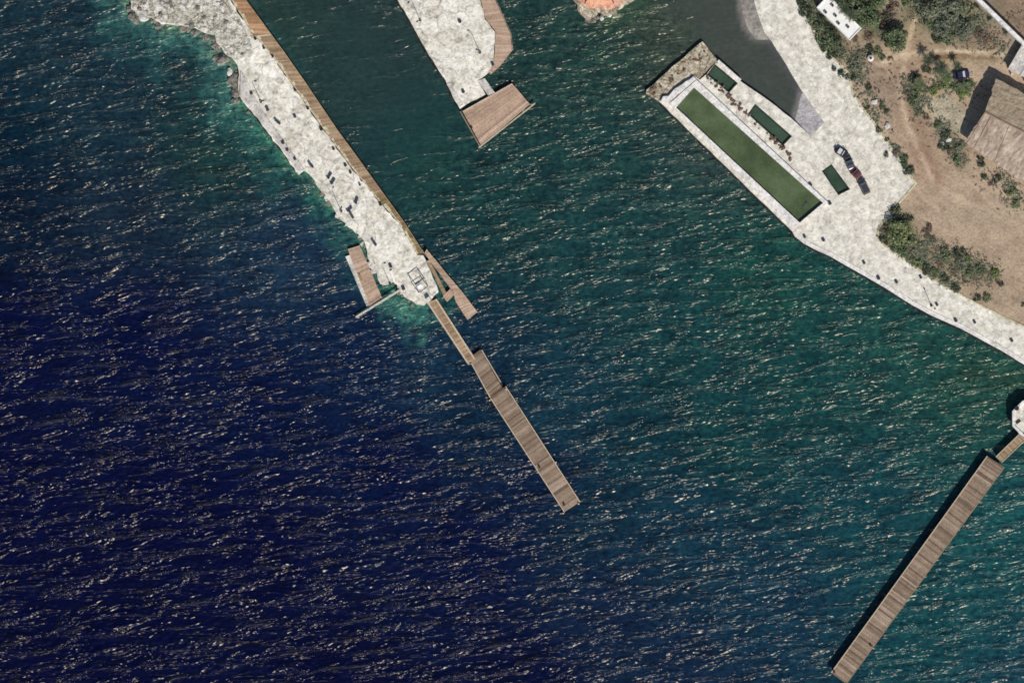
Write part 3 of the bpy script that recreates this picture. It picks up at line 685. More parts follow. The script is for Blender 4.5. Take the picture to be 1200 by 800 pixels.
# middle pier platform
t = thing('timber_platform', 'pink-brown square timber platform at the end of the broad stone pier', 'platform', P(580, 135, 0), absolute=True)
planked(PL([(542, 130.5), (564, 171)]), PL([(600, 98), (621, 122.5)]), 1.35, 0.42).build('deck_boards', M['wood_pink'], t)
mb = MB()
stringers(t, PL([(542, 130.5), (564, 171)]), PL([(600, 98), (621, 122.5)]), 1.35)
mb = MB().bar((*Q((561, 173.5)), 1.2), (*Q((627, 121.5)), 1.2), 0.35, 0.3); mb.build('front_beam', M['rail'], t)
mb = MB().bar((*Q((539.5, 131)), 1.2), (*Q((562.5, 172)), 1.2), 0.3, 0.27); mb.build('side_beam', M['wood_grey'], t)
for q in ((546, 134), (564, 170), (600, 101), (619, 122), (583, 157), (572, 116)): MB().cyl(P(q[0], q[1], -8.5), 0.18, 9.6, 8).build('pile', M['pile'], t)
o = MB().box(P(552.5, 149.5, 1.38), 0.7, 0.7, 0.5, 0.5, taper=0.8); tag(o.build('mooring_bollard', M['black'], origin=P(552.5, 149.5, 1.38)), 'dark squat bollard on the west edge of the pink square platform', 'bollard')
# side walk of the middle pier
t = thing('side_boardwalk', 'tan boarded walk edging the east side of the broad stone pier', 'boardwalk', P(585, 40, 0), absolute=True)
planked(PL([(541, -60), (563.5, 0), (568.5, 22), (580.5, 37), (580, 62), (577.5, 75), (573, 86)]), PL([(557, -60), (580, 0), (588, 18), (598, 40), (600, 60), (586, 78), (575, 88)]), 1.56, 0.4).build('deck_boards', M['wood_pink'], t)
planked(PL([(557, -60), (580.4, 0), (588.4, 18), (598.4, 40), (600.4, 60)]), PL([(558, -60), (581.4, 0), (589.4, 18), (599.4, 40), (601.4, 60)]), 1.62, 2.0).build('edge_rail', M['wood_grey'], t)
piles(t, PL([(563.5, 0), (580.5, 37), (580, 62)]), PL([(580, 0), (598, 40), (600, 60)]), 1.5, 7.0, both=False)

# central pier
t = thing('gangway', 'narrow pale-railed gangway from the causeway tip to the long timber pier', 'gangway', P(528, 390, 0), absolute=True)
La, Ra = PL([(501.5, 354.5), (549, 426)]), PL([(511, 350.5), (556.5, 421)])
planked(La, Ra, 1.35, 0.4).build('deck_boards', M['wood_tan'], t)
for e in (La, Ra):
    mb = MB().bar((*e[0], 1.36), (*e[1], 1.36), 0.5, 0.16); mb.build('edge_rail', M['rail'], t)
stringers(t, La, Ra, 1.35); piles(t, La, Ra, 1.35, 6.5)
t = thing('timber_pier', 'long weathered timber pier floating off the tip of the stone causeway', 'pier', P(615, 500, 0), absolute=True)
Lb, Rb = PL([(554, 425), (575, 466.5), (662, 599)]), PL([(565, 410), (588, 448), (679, 588)])
planked(PL([(549.5, 419.5), (575, 465)]), PL([(563, 409.5), (588.5, 454)]), 1.2, 0.5, seam=13).build('deck_boards', M['wood_grey'], t)
planked(PL([(575.1, 465.1), (662, 599)]), PL([(591.5, 453), (679, 588)]), 1.21, 0.5, seam=17).build('deck_boards', M['wood_grey'], t)
for e in (PL([(552.5, 425.5), (574.5, 465.5)]), PL([(564.5, 410), (588.5, 450.6)]), PL([(575, 466.4), (661.5, 599.5)]), PL([(592.5, 452.6), (679.5, 587.6)])):
    mb = MB().bar((*e[0], 1.2), (*e[1], 1.2), 0.28, 0.17); mb.build('edge_beam', M['rail'], t)
piles(t, PL([(556, 421), (580, 465), (662, 598)]), PL([(564, 411), (591, 453), (678, 588)]), 1.15, 7.0)
for q in ((574, 469), (651.5, 541.5), (678, 590), (660, 601), (593, 456)):
    MB().cyl(P(q[0], q[1], -8.5), 0.24, 10.3, 8).build('mooring_post', M['rail'], t)
bl = {(632, 547): 'small dark bollard on the west edge of the central timber pier', (661, 591): 'small dark bollard at the outer end of the central timber pier', (588, 451): 'dark bollard at the step in the central timber pier'}
bp = None
def bollard(pos, label, group=None):
    o = MB().cyl((0, 0, 0), 0.28, 0.16, 12).cyl((0, 0, 0.16), 0.17, 0.42, 12).cyl((0, 0, 0.58), 0.33, 0.16, 12, 0.26).build('mooring_bollard', M['black'])
    o.location = pos; tag(o, label, 'bollard', group); return o
for (px, py), lb in bl.items(): bollard(P(px, py, 1.3), lb)

# right pier
t = thing('gangway', 'short narrow gangway between the white octagon and the right timber pier', 'gangway', P(1182, 525, 0), absolute=True)
La, Ra = PL([(1166, 535), (1196, 506)]), PL([(1173, 541.5), (1203, 513)])
planked(La, Ra, 2.2, 0.4).build('deck_boards', M['wood_tan'], t)
for e in (La, Ra):
    mb = MB().bar((*e[0], 2.22), (*e[1], 2.22), 0.2, 0.16); mb.build('edge_rail', M['rail'], t)
piles(t, La, Ra, 2.2, 5.0)
t = thing('timber_pier', 'long straight timber pier running down from the white octagon at right', 'pier', P(1075, 665, 0), absolute=True)
La, Ra = PL([(1156, 534), (1100, 612), (1030, 709), (973.5, 787)]), PL([(1176, 547), (1118, 626), (1048, 722), (991, 800)])
planked(La, Ra, 2.5, 0.55, seam=9).build('deck_boards', M['wood_grey'], t)
stringers(t, La, Ra, 2.5); piles(t, La, Ra, 2.5, 6.0)
mb = MB()
for i in range(3): mb.bar((*La[i], 2.5), (*La[i + 1], 2.5), 0.25, 0.14)
mb.build('edge_beam', M['rail'], t)
mb = MB()
for i in range(3): mb.bar((*Ra[i], 2.46), (*Ra[i + 1], 2.46), 0.2, 0.12)
mb.build('edge_beam', M['wood_tan'], t)
bollard(P(1019.5, 755, 2.5), 'small black bollard on the right timber pier near its lower end')
bollard(P(977, 786, 2.5), 'small black bollard on the outer corner of the right timber pier')

# white octagon
t = thing('octagonal_platform', 'white octagonal concrete platform at the head of the right timber pier', 'platform', P(1204, 491, 0), absolute=True)
def ngon(cx, cy, r, n, a0): return [(cx + r * math.cos(a0 + 2 * math.pi * k / n), cy + r * math.sin(a0 + 2 * math.pi * k / n)) for k in range(n)]
oc = P(1206, 490, 0)
sheet('floor', ngon(oc.x, oc.y, 5.4, 8, R(22.5)), 3.2, M['paving'], grid=1.0, bump=0.02, zbot=2.4, parent=t, origin=t.location)
def ring(mb, c, r0, r1, z0, z1, n, a0):
    o, i_ = ngon(c.x, c.y, r1, n, a0), ngon(c.x, c.y, r0, n, a0)
    for k in range(n): mb.quadbox(i_[k], o[k], o[(k + 1) % n], i_[(k + 1) % n], z0, z1)
mb = MB(); ring(mb, oc, 5.0, 5.7, 2.2, 3.9, 8, R(22.5)); mb.build('parapet', M['white_wall'], t)
for k, q in enumerate(ngon(oc.x, oc.y, 4.2, 8, 0)): MB().cyl((q[0], q[1], -8.5), 0.35, 10.9, 10).build('pile', M['concrete'], t)
mb = MB().cyl((0, 0, 0), 0.55, 0.8, 12, 0.7); o = mb.build('planter', M['black']); o.location = P(1190, 478, 3.2); tag(o, 'round black planter on the upper left of the white octagon', 'planter')
mb = MB().box((0, 0, 0), 1.5, 0.6, 0.5, 0.6); o = mb.build('bench', M['black']); o.location = P(1192, 494, 3.2); tag(o, 'dark low bench on the white octagon near the gangway', 'bench')
o = MB().box((0, 0, 0), 1.6, 1.6, 0.9, 0.6, taper=0.9).build('gate_pillar', M['white_wall']); o.location = P(1195, 505, 2.2); tag(o, 'white square pillar where the gangway meets the octagon', 'pillar')

# ------------------------------------------------------------------ terracotta hut on the jetty
t = thing('terracotta_hut', 'small hut with terracotta roof on the jetty at the top edge', 'hut', P(703, -7, 1.6), absolute=True)
mb = MB(); q = PL([(686, -24), (720, -24), (716, 2), (688, 2)]); mb.quadbox(*q, 1.6, 4.2); mb.build('wall', M['white_wall'], t)
def tile_material():
    m, n, b = newmat('terracotta_tiles')
    f = noise_tex(n, mapped(n, 'Position', (2.2, 0.6, 1)), 1.5, 4, 0.6)
    col = ramp(n, f, [(0.3, alb((184, 122, 92))), (0.5, alb((222, 160, 124))), (0.7, alb((236, 186, 154)))])
    n.links.new(col, b.inputs['Base Color']); b.inputs['Roughness'].default_value = 0.8; bump(n, b, f, 0.1); return m
M['tile'] = tile_material()
ap1, ap2 = P(697, -14, 6.2), P(709, -14, 6.2)
c = [P(683, -27, 4.1), P(724, -27, 4.1), P(719, 5, 4.1), P(685, 5, 4.1)]
for a_, b_, e, f in ((c[3], c[2], ap2, ap1), (c[2], c[1], ap2, None), (c[1], c[0], ap1, ap2), (c[0], c[3], ap1, None)):
    mb = MB(); mb.face([p for p in (a_, b_, e, f) if p is not None]); mb.face([Vector(p) - Vector((0, 0, 0.15)) for p in (a_, b_, e, f) if p is not None][::-1])
    mb.build('roof_slope', M['tile'], t)
mb = MB().tube([c[2], ap2], 0.2, 6).tube([c[3], ap1], 0.2, 6); mb.build('ridge_tiles', plain('dark_ridge_tiles', (140, 70, 56), 0.8), t)

# ------------------------------------------------------------------ white flat-roofed building
bc = P(979, 18, ZG)
q = PL([(957, 11), (994, 47.5), (1007, 34), (970, -3)])
t = thing('white_building', 'small white flat-roofed building among the trees above the promenade', 'building', bc, absolute=True)
MB().quadbox(*q, ZG - 0.2, 4.7).build('wall', M['white_paint'], t)
cx = Vector((sum(p[0] for p in q) / 4, sum(p[1] for p in q) / 4))
qo = [cx + (Vector(p) - cx) * 1.05 for p in q]
rf = MB().quadbox(*qo, 4.7, 5.0).build('roof', M['white_paint'], t)
mb = MB()
for k in range(4):
    a_, b_ = Vector(qo[k]), Vector(qo[(k + 1) % 4]); a2, b2 = cx + (a_ - cx) * 0.95, cx + (b_ - cx) * 0.95
    mb.quadbox(a_, b_, b2, a2, 5.0, 5.28)
mb.build('roof_kerb', M['white_paint'], t)
for vx, vy in ((974, 8), (966, 16), (977.5, 20), (981, 29), (992, 33)):
    b_ = MB().box(P(vx, vy, 5.0), 1.0, 0.7, 0.5, R(-45)).build('roof_vent', M['metal'], t)
    c = MB().cyl(P(vx + 0.3, vy, 5.5), 0.28, 0.12, 10).build('fan_grille', M['black'], None, origin=(0, 0, 0))
    c.parent = b_; c.data.transform(Matrix.Translation(-t.location))
for k in (0.25, 0.6):
    a_, b_ = Vector(q[0]), Vector(q[1]); p = a_.lerp(b_, k); nrm = Vector((-(b_ - a_).y, (b_ - a_).x)).normalized()
    if nrm.dot(p - cx) < 0: nrm = -nrm
    pp = p + nrm * 0.03; MB().box((pp.x, pp.y, 2.3), 1.4, 0.08, 1.3, R(-45)).build('window', M['glass'], t)
p = Vector(q[1]).lerp(Vector(q[2]), 0.5) + (Vector(q[1]) - Vector(q[0])).normalized() * 0.03; MB().box((p.x, p.y, ZG), 1.1, 0.08, 2.1, R(45)).build('door', M['wood_grey'], t)

# boundary wall at the top right
wa, wb = P(1138, -6, 0), P(1203, 57, 0)
o = MB().bar((wa.x, wa.y, ZG - 0.3), (wb.x, wb.y, ZG - 0.3), 1.15, 3.6).build('boundary_wall', M['white_wall'], origin=P(1170, 25, ZG))
tag(o, 'straight cream boundary wall crossing the top right corner', 'wall')

# grey-white annexe roof
q = PL([(1198, 53), (1181, 82), (1226, 104), (1243, 75)])
t = thing('annexe', 'pale flat-roofed annexe cut off by the right edge, beside the boundary wall', 'building', P(1210, 80, ZG), absolute=True)
MB().quadbox(*q, ZG - 0.2, 4.2).build('wall', M['concrete'], t)
cx = Vector((sum(p[0] for p in q) / 4, sum(p[1] for p in q) / 4)); qo = [cx + (Vector(p) - cx) * 1.06 for p in q]
MB().quadbox(*qo, 4.2, 4.45).build('roof', M['concrete'], t)
mb = MB()
for k in (0.3, 0.55, 0.8):
    a_, b_ = Vector(qo[0]).lerp(Vector(qo[3]), k), Vector(qo[1]).lerp(Vector(qo[2]), k); mb.bar((a_.x, a_.y, 4.45), (b_.x, b_.y, 4.45), 0.18, 0.1)
mb.build('roof_seam', M['metal'], t)
for k in (0.1, 0.45, 0.8):
    p = Vector(q[1]).lerp(Vector(q[2]), k); MB().box((p.x - 0.3, p.y - 0.9, ZG), 0.35, 0.35, 2.9, R(-26)).build('veranda_post', M['white_paint'], t)

# ------------------------------------------------------------------ thatched building
def thatch(name, ca, cb, cc, rot, sx, sy):
    m, n, b = newmat(name)
    f = noise_tex(n, mapped(n, 'Position', (sx, sy, 1), rot), 1.0, 4, 0.65, 0.3); g2 = noise_tex(n, mapped(n, 'Position', (1, 1, 1)), 1.6, 4, 0.7)
    col = ramp(n, f, [(0.3, alb(ca)), (0.5, alb(cb)), (0.68, alb(cc))]); col = mix(n, 'MULTIPLY', 1.0, col, ramp(n, g2, [(0.3, gray(0.7)), (0.5, gray(1)), (0.7, gray(1.12))]))
    n.links.new(col, b.inputs['Base Color']); b.inputs['Roughness'].default_value = 0.95; b.inputs['Specular IOR Level'].default_value = 0.1
    bump(n, b, f, 0.35); return m
M['thatch_a'] = thatch('grey_brown_thatch', (142, 128, 110), (172, 156, 134), (190, 174, 150), R(0), 0.8, 0.8)
M['thatch_b'] = thatch('tan_thatch', (132, 116, 106), (174, 157, 142), (206, 190, 172), R(-58), 0.10, 0.75)
M['thatch_hip'] = thatch('pale_thatch', (150, 132, 110), (184, 166, 142), (204, 188, 164), R(-40), 0.12, 1.3)
t = thing('thatched_building', 'brown thatched building with a ridged roof at the right edge', 'building', P(1185, 150, ZG), absolute=True)
rg1, rg2 = P(1151, 133, 8.6), P(1262, 190, 8.6)
e1, e2, e3, e4 = P(1165, 94, 6.0), P(1285, 154, 6.0), P(1242, 246, 5.0), P(1129, 168, 5.0)
def roofplane(pts, name, m, th=0.35, sub=1):
    bm = bmesh.new(); vs = [bm.verts.new(p) for p in pts]; bm.faces.new(vs)
    bm.normal_update()
    if list(bm.faces)[0].normal.z < 0: bmesh.ops.reverse_faces(bm, faces=bm.faces[:])
    bmesh.ops.subdivide_edges(bm, edges=bm.edges[:], cuts=14, use_grid_fill=True)
    for v in bm.verts:
        if any(e.is_boundary for e in v.link_edges) and v.co.z < 7.5: v.co += Vector((rng.uniform(-.3, .3), rng.uniform(-.3, .3), rng.uniform(-.15, .1)))
    for v in bm.verts: v.co.z += 0.16 * noise.noise(v.co * 0.6) + 0.10 * noise.noise(v.co * 1.7)
    r = bmesh.ops.extrude_face_region(bm, geom=bm.faces[:]); 
    for g_ in r['geom']:
        if isinstance(g_, bmesh.types.BMVert): g_.co.z -= th
    bmesh.ops.recalc_face_normals(bm, faces=bm.faces[:])
    for v in bm.verts: v.co -= t.location
    me = bpy.data.meshes.new(name); bm.to_mesh(me); bm.free(); me.materials.append(m)
    ob = bpy.data.objects.new(name, me); COL.objects.link(ob); ob.parent = t; return ob
roofplane([rg1, rg2, e2, e1], 'roof_slope', M['thatch_a'])
roofplane([rg1, e4, e3, rg2], 'roof_slope', M['thatch_b'])
roofplane([rg1, e1 + Vector((-0.2, 0.05, 0)), P(1146, 134, 5.6)], 'hip_slope', M['thatch_hip']) if False else None
MB().tube([rg1, rg2], 0.28, 8).build('ridge', M['wood_grey'], t)
mb = MB()
for k in (0, 1, 4):
    p0 = Vector(rg1).lerp(Vector(rg2), k / 16 + 0.01); p1 = Vector(e4).lerp(Vector(e3), k / 14 + 0.02)
    mb.tube([p0 + Vector((0, 0, 0.12)), p0.lerp(p1, 0.5) + Vector((0, 0, 0.22)), p1 + Vector((0, 0, 0.1))], 0.075, 6)
mb.build('thatch_batten', M['wood_pink'], t)
wq = PL([(1168, 99), (1278, 155), (1238, 238), (1135, 165)])
cx = Vector((sum(p[0] for p in wq) / 4, sum(p[1] for p in wq) / 4)); wq = [cx + (Vector(p) - cx) * 0.96 for p in wq]
MB().quadbox(*wq, ZG - 0.2, 4.6).build('wall', M['concrete'], t)
for k in (0.2, 0.45):
    p = Vector(wq[3]).lerp(Vector(wq[2]), k); MB().box((p.x - 0.05, p.y - 0.08, 2.4), 1.3, 0.1, 1.3, R(-35)).build('window', M['glass'], t)
# pale concrete pad
o = sheet('concrete_pad', rough_outline(PL([(1092, 128), (1106, 110), (1133, 132), (1123, 152), (1112, 155)]), 1.5, 0.2), ZG + 0.12, stone('pale_pad', (160, 150, 128), (184, 174, 150), (202, 192, 170), 0.4, 1.4, 0.25), grid=1.5, bump=0.02, zbot=1.0, origin=P(1112, 133, ZG))
o['kind'] = 'structure'

# ------------------------------------------------------------------ lamps, loungers, bins on the causeways
def make_lamp():
    t = thing('street_lamp', '', 'street lamp')
    MB().cyl((0, 0, 0), 0.42, 0.5, 12, 0.34).build('base', M['black'], t)
    MB().tube([(0, 0, 0.4), (0, 0, 6.5)], [0.11, 0.07], 8).build('pole', M['metal'], t)
    MB().tube([(0, 0, 6.4), (0.5, 0, 6.75), (0.9, 0, 6.8)], 0.05, 6).build('arm', M['metal'], t)
    MB().box((1.0, 0, 6.68), 0.7, 0.4, 0.2, taper=0.7).build('lamp_head', M['black'], t)
    return t
LAMPS = [(306, 119.5, 1.6, 'slim street lamp on the causeway ledge, beside the rubble bank end'), (400, 247.5, 1.6, 'slim street lamp on the causeway above the moored platform'),
         (562.5, 62, 1.55, 'slim street lamp on the broad stone pier near its end'), (492.5, 24.5, 1.55, 'slim street lamp on the west edge of the broad stone pier'),
         (1091, 358, ZP, 'slim street lamp on the sea side of the promenade below the bushes'), (457.5, 333, 1.6, 'slim street lamp at the causeway tip near the white gangway'),]
lp = make_lamp()
for i, (px, py, z, lb) in enumerate(LAMPS):
    o = lp if i == 0 else dup(lp, (0, 0, 0)); o.location = P(px, py, z); o.rotation_euler.z = i * 1.3; o['label'] = lb; o['group'] = 'slim street lamps'
def make_lounger():
    t = thing('sun_lounger', '', 'sun lounger')
    MB().box((0.25, 0, 0.3), 1.35, 0.7, 0.1).build('seat', M['dark_cloth'], t)
    mb = MB(); mb.quadbox((-0.44, -0.35), (-0.44, 0.35), (-1.05, 0.35), (-1.05, -0.35), 0.3, (0.4, 0.4, 0.85, 0.85)); mb.build('backrest', M['dark_cloth'], t)
    for x in (-0.3, 0.8):
        for y in (-0.3, 0.3): MB().box((x, y, 0), 0.06, 0.06, 0.31).build('leg', M['metal'], t)
    return t
LNG = [(386.5, 206, 60, 'dark sun lounger on the causeway, upper one of the close pair'), (390.5, 212.5, 60, 'dark sun lounger on the causeway, lower one of the close pair'),
       (410, 245, 45, 'dark sun lounger beside the lamp above the moored platform'), (412.5, 253, -60, 'dark sun lounger nearest the water above the moored platform'),
       (418, 235, 75, 'lone dark sun lounger in the middle of the causeway'), (326, 143.5, -40, 'dark sun lounger on the concrete ledge below the lamp'),
       (365, 194, -50, 'dark sun lounger inland of the ledge corner notch'), (439, 285, -55, 'dark sun lounger on the causeway beside the moored platform top')]
lg = make_lounger()
for i, (px, py, a_, lb) in enumerate(LNG):
    o = lg if i == 0 else dup(lg, (0, 0, 0)); o.location = P(px, py, 1.62); o.rotation_euler.z = R(a_); o['label'] = lb; o['group'] = 'dark sun loungers on the causeway'
def make_bin():
    t = thing('litter_bin', '', 'litter bin')
    MB().cyl((0, 0, 0), 0.36, 0.85, 14, 0.44).build('body', M['black'], t); MB().cyl((0, 0, 0.85), 0.48, 0.1, 14, 0.3).build('lid', M['dark_cloth'], t); return t
BINS = [(314, 129, 2.0, 'black litter bin on the ledge just below the first lamp'), (332, 167.5, 1.7, 'black litter bin beside the middle of the concrete ledge'), (337, 176, 1.7, 'black litter bin, second of three along the lower ledge'),
        (346, 186.5, 1.7, 'black litter bin, last of three along the lower ledge'), (295, 110, 1.75, 'small black bin on the upper end of the ledge'), (346, 137, 1.6, 'lone black bin in the middle of the upper causeway'),
        (458, 312, 1.65, 'black bin at the head of the white bench'), (473, 338, 1.6, 'black bin where the white gangway lands'), (539, 26, 1.55, 'black bin in the middle of the broad stone pier'),
        (577.5, 76, 1.6, 'black bin on the boarded side walk corner'), (543, 108, 1.55, 'black bin at the concrete end of the broad stone pier'),
        (1012, 308, ZP, 'black bin on the promenade nearest the long pool'), (1029, 326, ZP, 'black bin at the promenade sea edge, left of the lamp'), (1050, 330.5, ZP, 'black bin on the promenade between lamp and bushes'),
        (1097.5, 357, ZP, 'black bin standing right beside the promenade lamp'), (1119.5, 375.5, ZP, 'black bin at the promenade sea edge, right of the lamp'), (1141.5, 377.5, ZP, 'black bin on the promenade further right of the lamp'),
        (1185, 399, ZP, 'black bin on the promenade close to the right edge'), (942.5, 277.5, ZP, 'black bin below the corner of the long pool'), (964.5, 281.5, ZP, 'black bin on paving below the long pool, inland'),
        (949.5, 217, ZP, 'black bin beside the long pool wall near the cars'), (972, 238.5, ZP, 'dark bin at the inner corner of the long pool'), (1078.5, 325, ZP, 'black bin against the promenade kerb under the bushes'), (949, 155.5, 0.02, None)]
bn = make_bin(); first = True
for (px, py, z, lb) in BINS:
    if lb is None: continue
    o = bn if first else dup(bn, (0, 0, 0)); first = False
    o.location = P(px, py, z); s_ = rng.uniform(0.9, 1.15); o.scale = (s_, s_, 0.75); o['label'] = lb; o['group'] = 'black litter bins'
# posts along the boardwalk
POSTS = [(299.5, 46), (309.5, 57), (320, 67), (346, 106), (361, 127.5), (376.5, 152), (391, 175), (405, 194), (411, 202.5), (422, 217), (446, 240)]
pm = None
for i, (px, py) in enumerate(POSTS):
    if pm is None:
        pm = MB().cyl((0, 0, 0), 0.3, 0.9, 10, 0.26).build('mooring_post', M['black']); o = pm
    else: o = pm.copy(); COL.objects.link(o)
    o.location = P(px, py, 1.5); o.scale = (rng.uniform(1, 1.6),) * 2 + (rng.uniform(0.7, 1.2),)
    tag(o, 'squat dark mooring post beside the boardwalk, ' + ('nearest the rust brown boards', 'second down from the rust brown boards', 'third down from the rust brown boards', 'fourth down from the rust brown boards', 'fifth down from the rust brown boards', 'sixth, halfway along the row', 'seventh, just below halfway along the row', 'upper one of the close pair', 'lower one of the close pair', 'last but one above the ochre boards', 'nearest the ochre boards')[i], 'mooring post', 'dark mooring posts along the boardwalk')
t = thing('bench', 'white bench near the tip of the stone causeway', 'bench', P(460.5, 324, 1.6), R(-72))
MB().box((0, 0, 0.42), 3.6, 0.7, 0.1).build('seat', M['white_paint'], t); MB().box((0, 0.36, 0.5), 3.6, 0.08, 0.45).build('backrest', M['white_paint'], t)
for x in (-1.5, 1.5): MB().box((x, 0, 0), 0.12, 0.55, 0.43).build('leg', M['white_paint'], t)
# pergola frame at the tip
t = thing('pergola', 'dark slim pergola frame over the tip of the causeway', 'pergola', P(492, 333, 1.55), R(-55))
for x, y in ((-1.9, -1.6), (1.9, -1.6), (1.9, 1.6), (-1.9, 1.6)): MB().box((x, y, 0), 0.14, 0.14, 2.6).build('post', M['dark_cloth'], t)
for a_, b_ in (((-2, -1.6), (2, -1.6)), ((-2, 1.6), (2, 1.6)), ((-1.9, -1.68), (-1.9, 1.68)), ((1.9, -1.68), (1.9, 1.68))): MB().bar((a_[0], a_[1], 2.6 if a_[1] == b_[1] else 2.76), (b_[0], b_[1], 2.6 if a_[1] == b_[1] else 2.76), 0.22, 0.15).build('beam', M['dark_cloth'], t)
o = MB().box((0, 0, 0), 1.5, 1.1, 0.7, 0.6, taper=0.85).build('kiosk_counter', M['white_paint']); o.location = P(491, 334, 1.55); tag(o, 'white counter block standing under the dark pergola', 'counter')
o = MB().box((0, 0, 0), 1.3, 1.3, 1.6, 0.6, taper=0.9).build('gate_pillar', M['white_wall']); o.location = P(502, 351, 1.5); tag(o, 'white pillar at the causeway tip where the narrow gangway starts', 'pillar')

# ------------------------------------------------------------------ cars
def paint(name, c, r=0.3): return plain(name, c, r, 0.0, 0.12, 1.0, spec=0.5)
def make_car(label, body_c, L=4.4, W=1.85, hgt=1.5, roof_c=None, pale_screen=False, open_top=False, pos=None, rz=0, kind='car', group=None, long_roof=False):
    t = thing('parked_car', label, kind, pos, rz, group)
    bm_ = paint('car_paint_' + kind, body_c); rm = paint('car_roof_paint', roof_c) if roof_c else bm_
    def loft(stations, name, m):
        mb = MB(); n = 8
        for (x, hw, z0, z1) in stations:
            r_ = min(0.16, hw * 0.3)
            for y, z in ((-hw * 0.94, z0), (-hw, z0 + 0.15), (-hw, z1 - r_), (-hw + r_, z1), (hw - r_, z1), (hw, z1 - r_), (hw, z0 + 0.15), (hw * 0.94, z0)): mb.v.append((x, y, z))
        for k in range(len(stations) - 1):
            for j in range(n):
                a_ = k * n + j; b_ = k * n + (j + 1) % n; mb.f.append((a_, b_, b_ + n, a_ + n)); mb.t.append(.5)
        mb.f.append(tuple(range(n))[::-1]); mb.t.append(.5); e = (len(stations) - 1) * n; mb.f.append(tuple(e + j for j in range(n))); mb.t.append(.5)
        return mb.build(name, m, t)
    h = L / 2; w2 = W / 2
    loft([(-h, w2 * .82, .38, .72), (-h + .12, w2 * .94, .28, .9), (-h + .7, w2, .24, .96), (0, w2, .24, .96), (h - 1.2, w2, .24, .94), (h - .35, w2 * .96, .26, .84), (h - .08, w2 * .86, .32, .74), (h, w2 * .74, .4, .62)], 'body', bm_)
    xb, xf = (-h + .25 if long_roof else -h + .55), h - 1.25
    rb, rf_ = xb + (0.2 if long_roof else 0.6), xf - .75
    if open_top:
        MB().box((-0.3, 0, .9), 1.7, W * .72, .1).build('seat', M['glass_pale'], t)
        for x in (-1.3, .75):
            MB().tube([(x, -w2 * .85, .9), (x, -w2 * .75, hgt), (x, w2 * .75, hgt), (x, w2 * .85, .9)], .06, 6).build('roll_bar', M['black'], t)
        MB().box((h - 1.5, 0, .93), .1, W * .8, .45).build('windscreen', M['glass'], t)
        MB().tube([(-h - .12, -.33, .75), (-h - .12, .33, .75)], .33, 14).build('spare_wheel', M['tyre'], t)
    else:
        mb = MB(); wb, wt = w2 * .9, w2 * .72
        vs = [(xb, -wb, .93), (xf, -wb, .93), (xf, wb, .93), (xb, wb, .93), (rb, -wt, hgt), (rf_, -wt, hgt), (rf_, wt, hgt), (rb, wt, hgt)]
        mb.v = vs; mb.f = [(0, 1, 5, 4), (2, 3, 7, 6)]; mb.t = [.5] * 2; mb.build('side_window', M['glass'], t)
        mb = MB().face([vs[1], vs[2], vs[6], vs[5]]); mb.build('windscreen', M['glass_pale'] if pale_screen else M['glass'], t)
        mb = MB().face([vs[3], vs[0], vs[4], vs[7]]); mb.build('rear_window', M['glass'], t)
        mb = MB(); mb.quadbox((rb - .05, -wt - .03), (rf_ + .05, -wt - .03), (rf_ + .05, wt + .03), (rb - .05, wt + .03), hgt - .02, hgt + .05); mb.build('roof', rm, t)
        mb = MB()
        for a_, b_ in ((0, 4), (1, 5), (2, 6), (3, 7)): mb.tube([vs[a_], vs[b_]], .05, 6)
        mb.build('roof_pillar', bm_, t)
    for x in (-h + .85, h - .85):
        for y in (-1, 1):
            wv = MB().tube([(x, y * (w2 - .2), .33), (x, y * (w2 + .015), .33)], .33, 16).build('wheel', M['tyre'], t)
            c_ = MB().tube([(x, y * (w2), .33), (x, y * (w2 + .03), .33)], .2, 12).build('rim', M['metal'], None); c_.parent = wv
    for y in (-1, 1):
        MB().box((h - .12, y * w2 * .62, .58), .16, .36, .14).build('headlight', M['glass_pale'], t)
        MB().box((-h + .03, y * w2 * .66, .62), .1, .28, .16).build('tail_light', plain('red_lens', (150, 20, 18), 0.2), t)
        MB().box((h - 1.55, y * (w2 + .1), .93), .14, .22, .14).build('mirror', bm_, t)
    t.scale = (1.04, 1.2, 1.1)
    return t
cg = 'cars parked in a row by the small pool'
dn = math.atan2(-(225 - 178), 1012 - 985)
make_car('black open-topped jeep with pale seats, first of the parked row', (36, 36, 40), 3.5, 1.9, 1.8, open_top=True, pos=P(986, 179, ZP), rz=dn + R(28), kind='car', group=cg)
make_car('slate grey hatchback parked behind the black jeep', (80, 84, 98), 3.7, 1.9, 1.5, pos=P(995, 191.5, ZP), rz=dn - R(8), group=cg)
make_car('maroon small car parked third in the row', (104, 48, 56), 3.2, 1.9, 1.45, pos=P(1002.2, 203, ZP), rz=dn + R(16), group=cg, roof_c=(128, 86, 96))
make_car('charcoal long-roofed car with a pale windscreen, last of the row', (66, 64, 70), 4.7, 1.95, 1.8, pos=P(1011.5, 218.5, ZP), rz=dn + R(176), pale_screen=True, long_roof=True, group=cg)
make_car('navy blue car with pale windscreen among the palms by the thatched building', (44, 46, 78), 4.5, 1.9, 1.6, pos=P(1126, 88, ZG), rz=R(8), pale_screen=True)

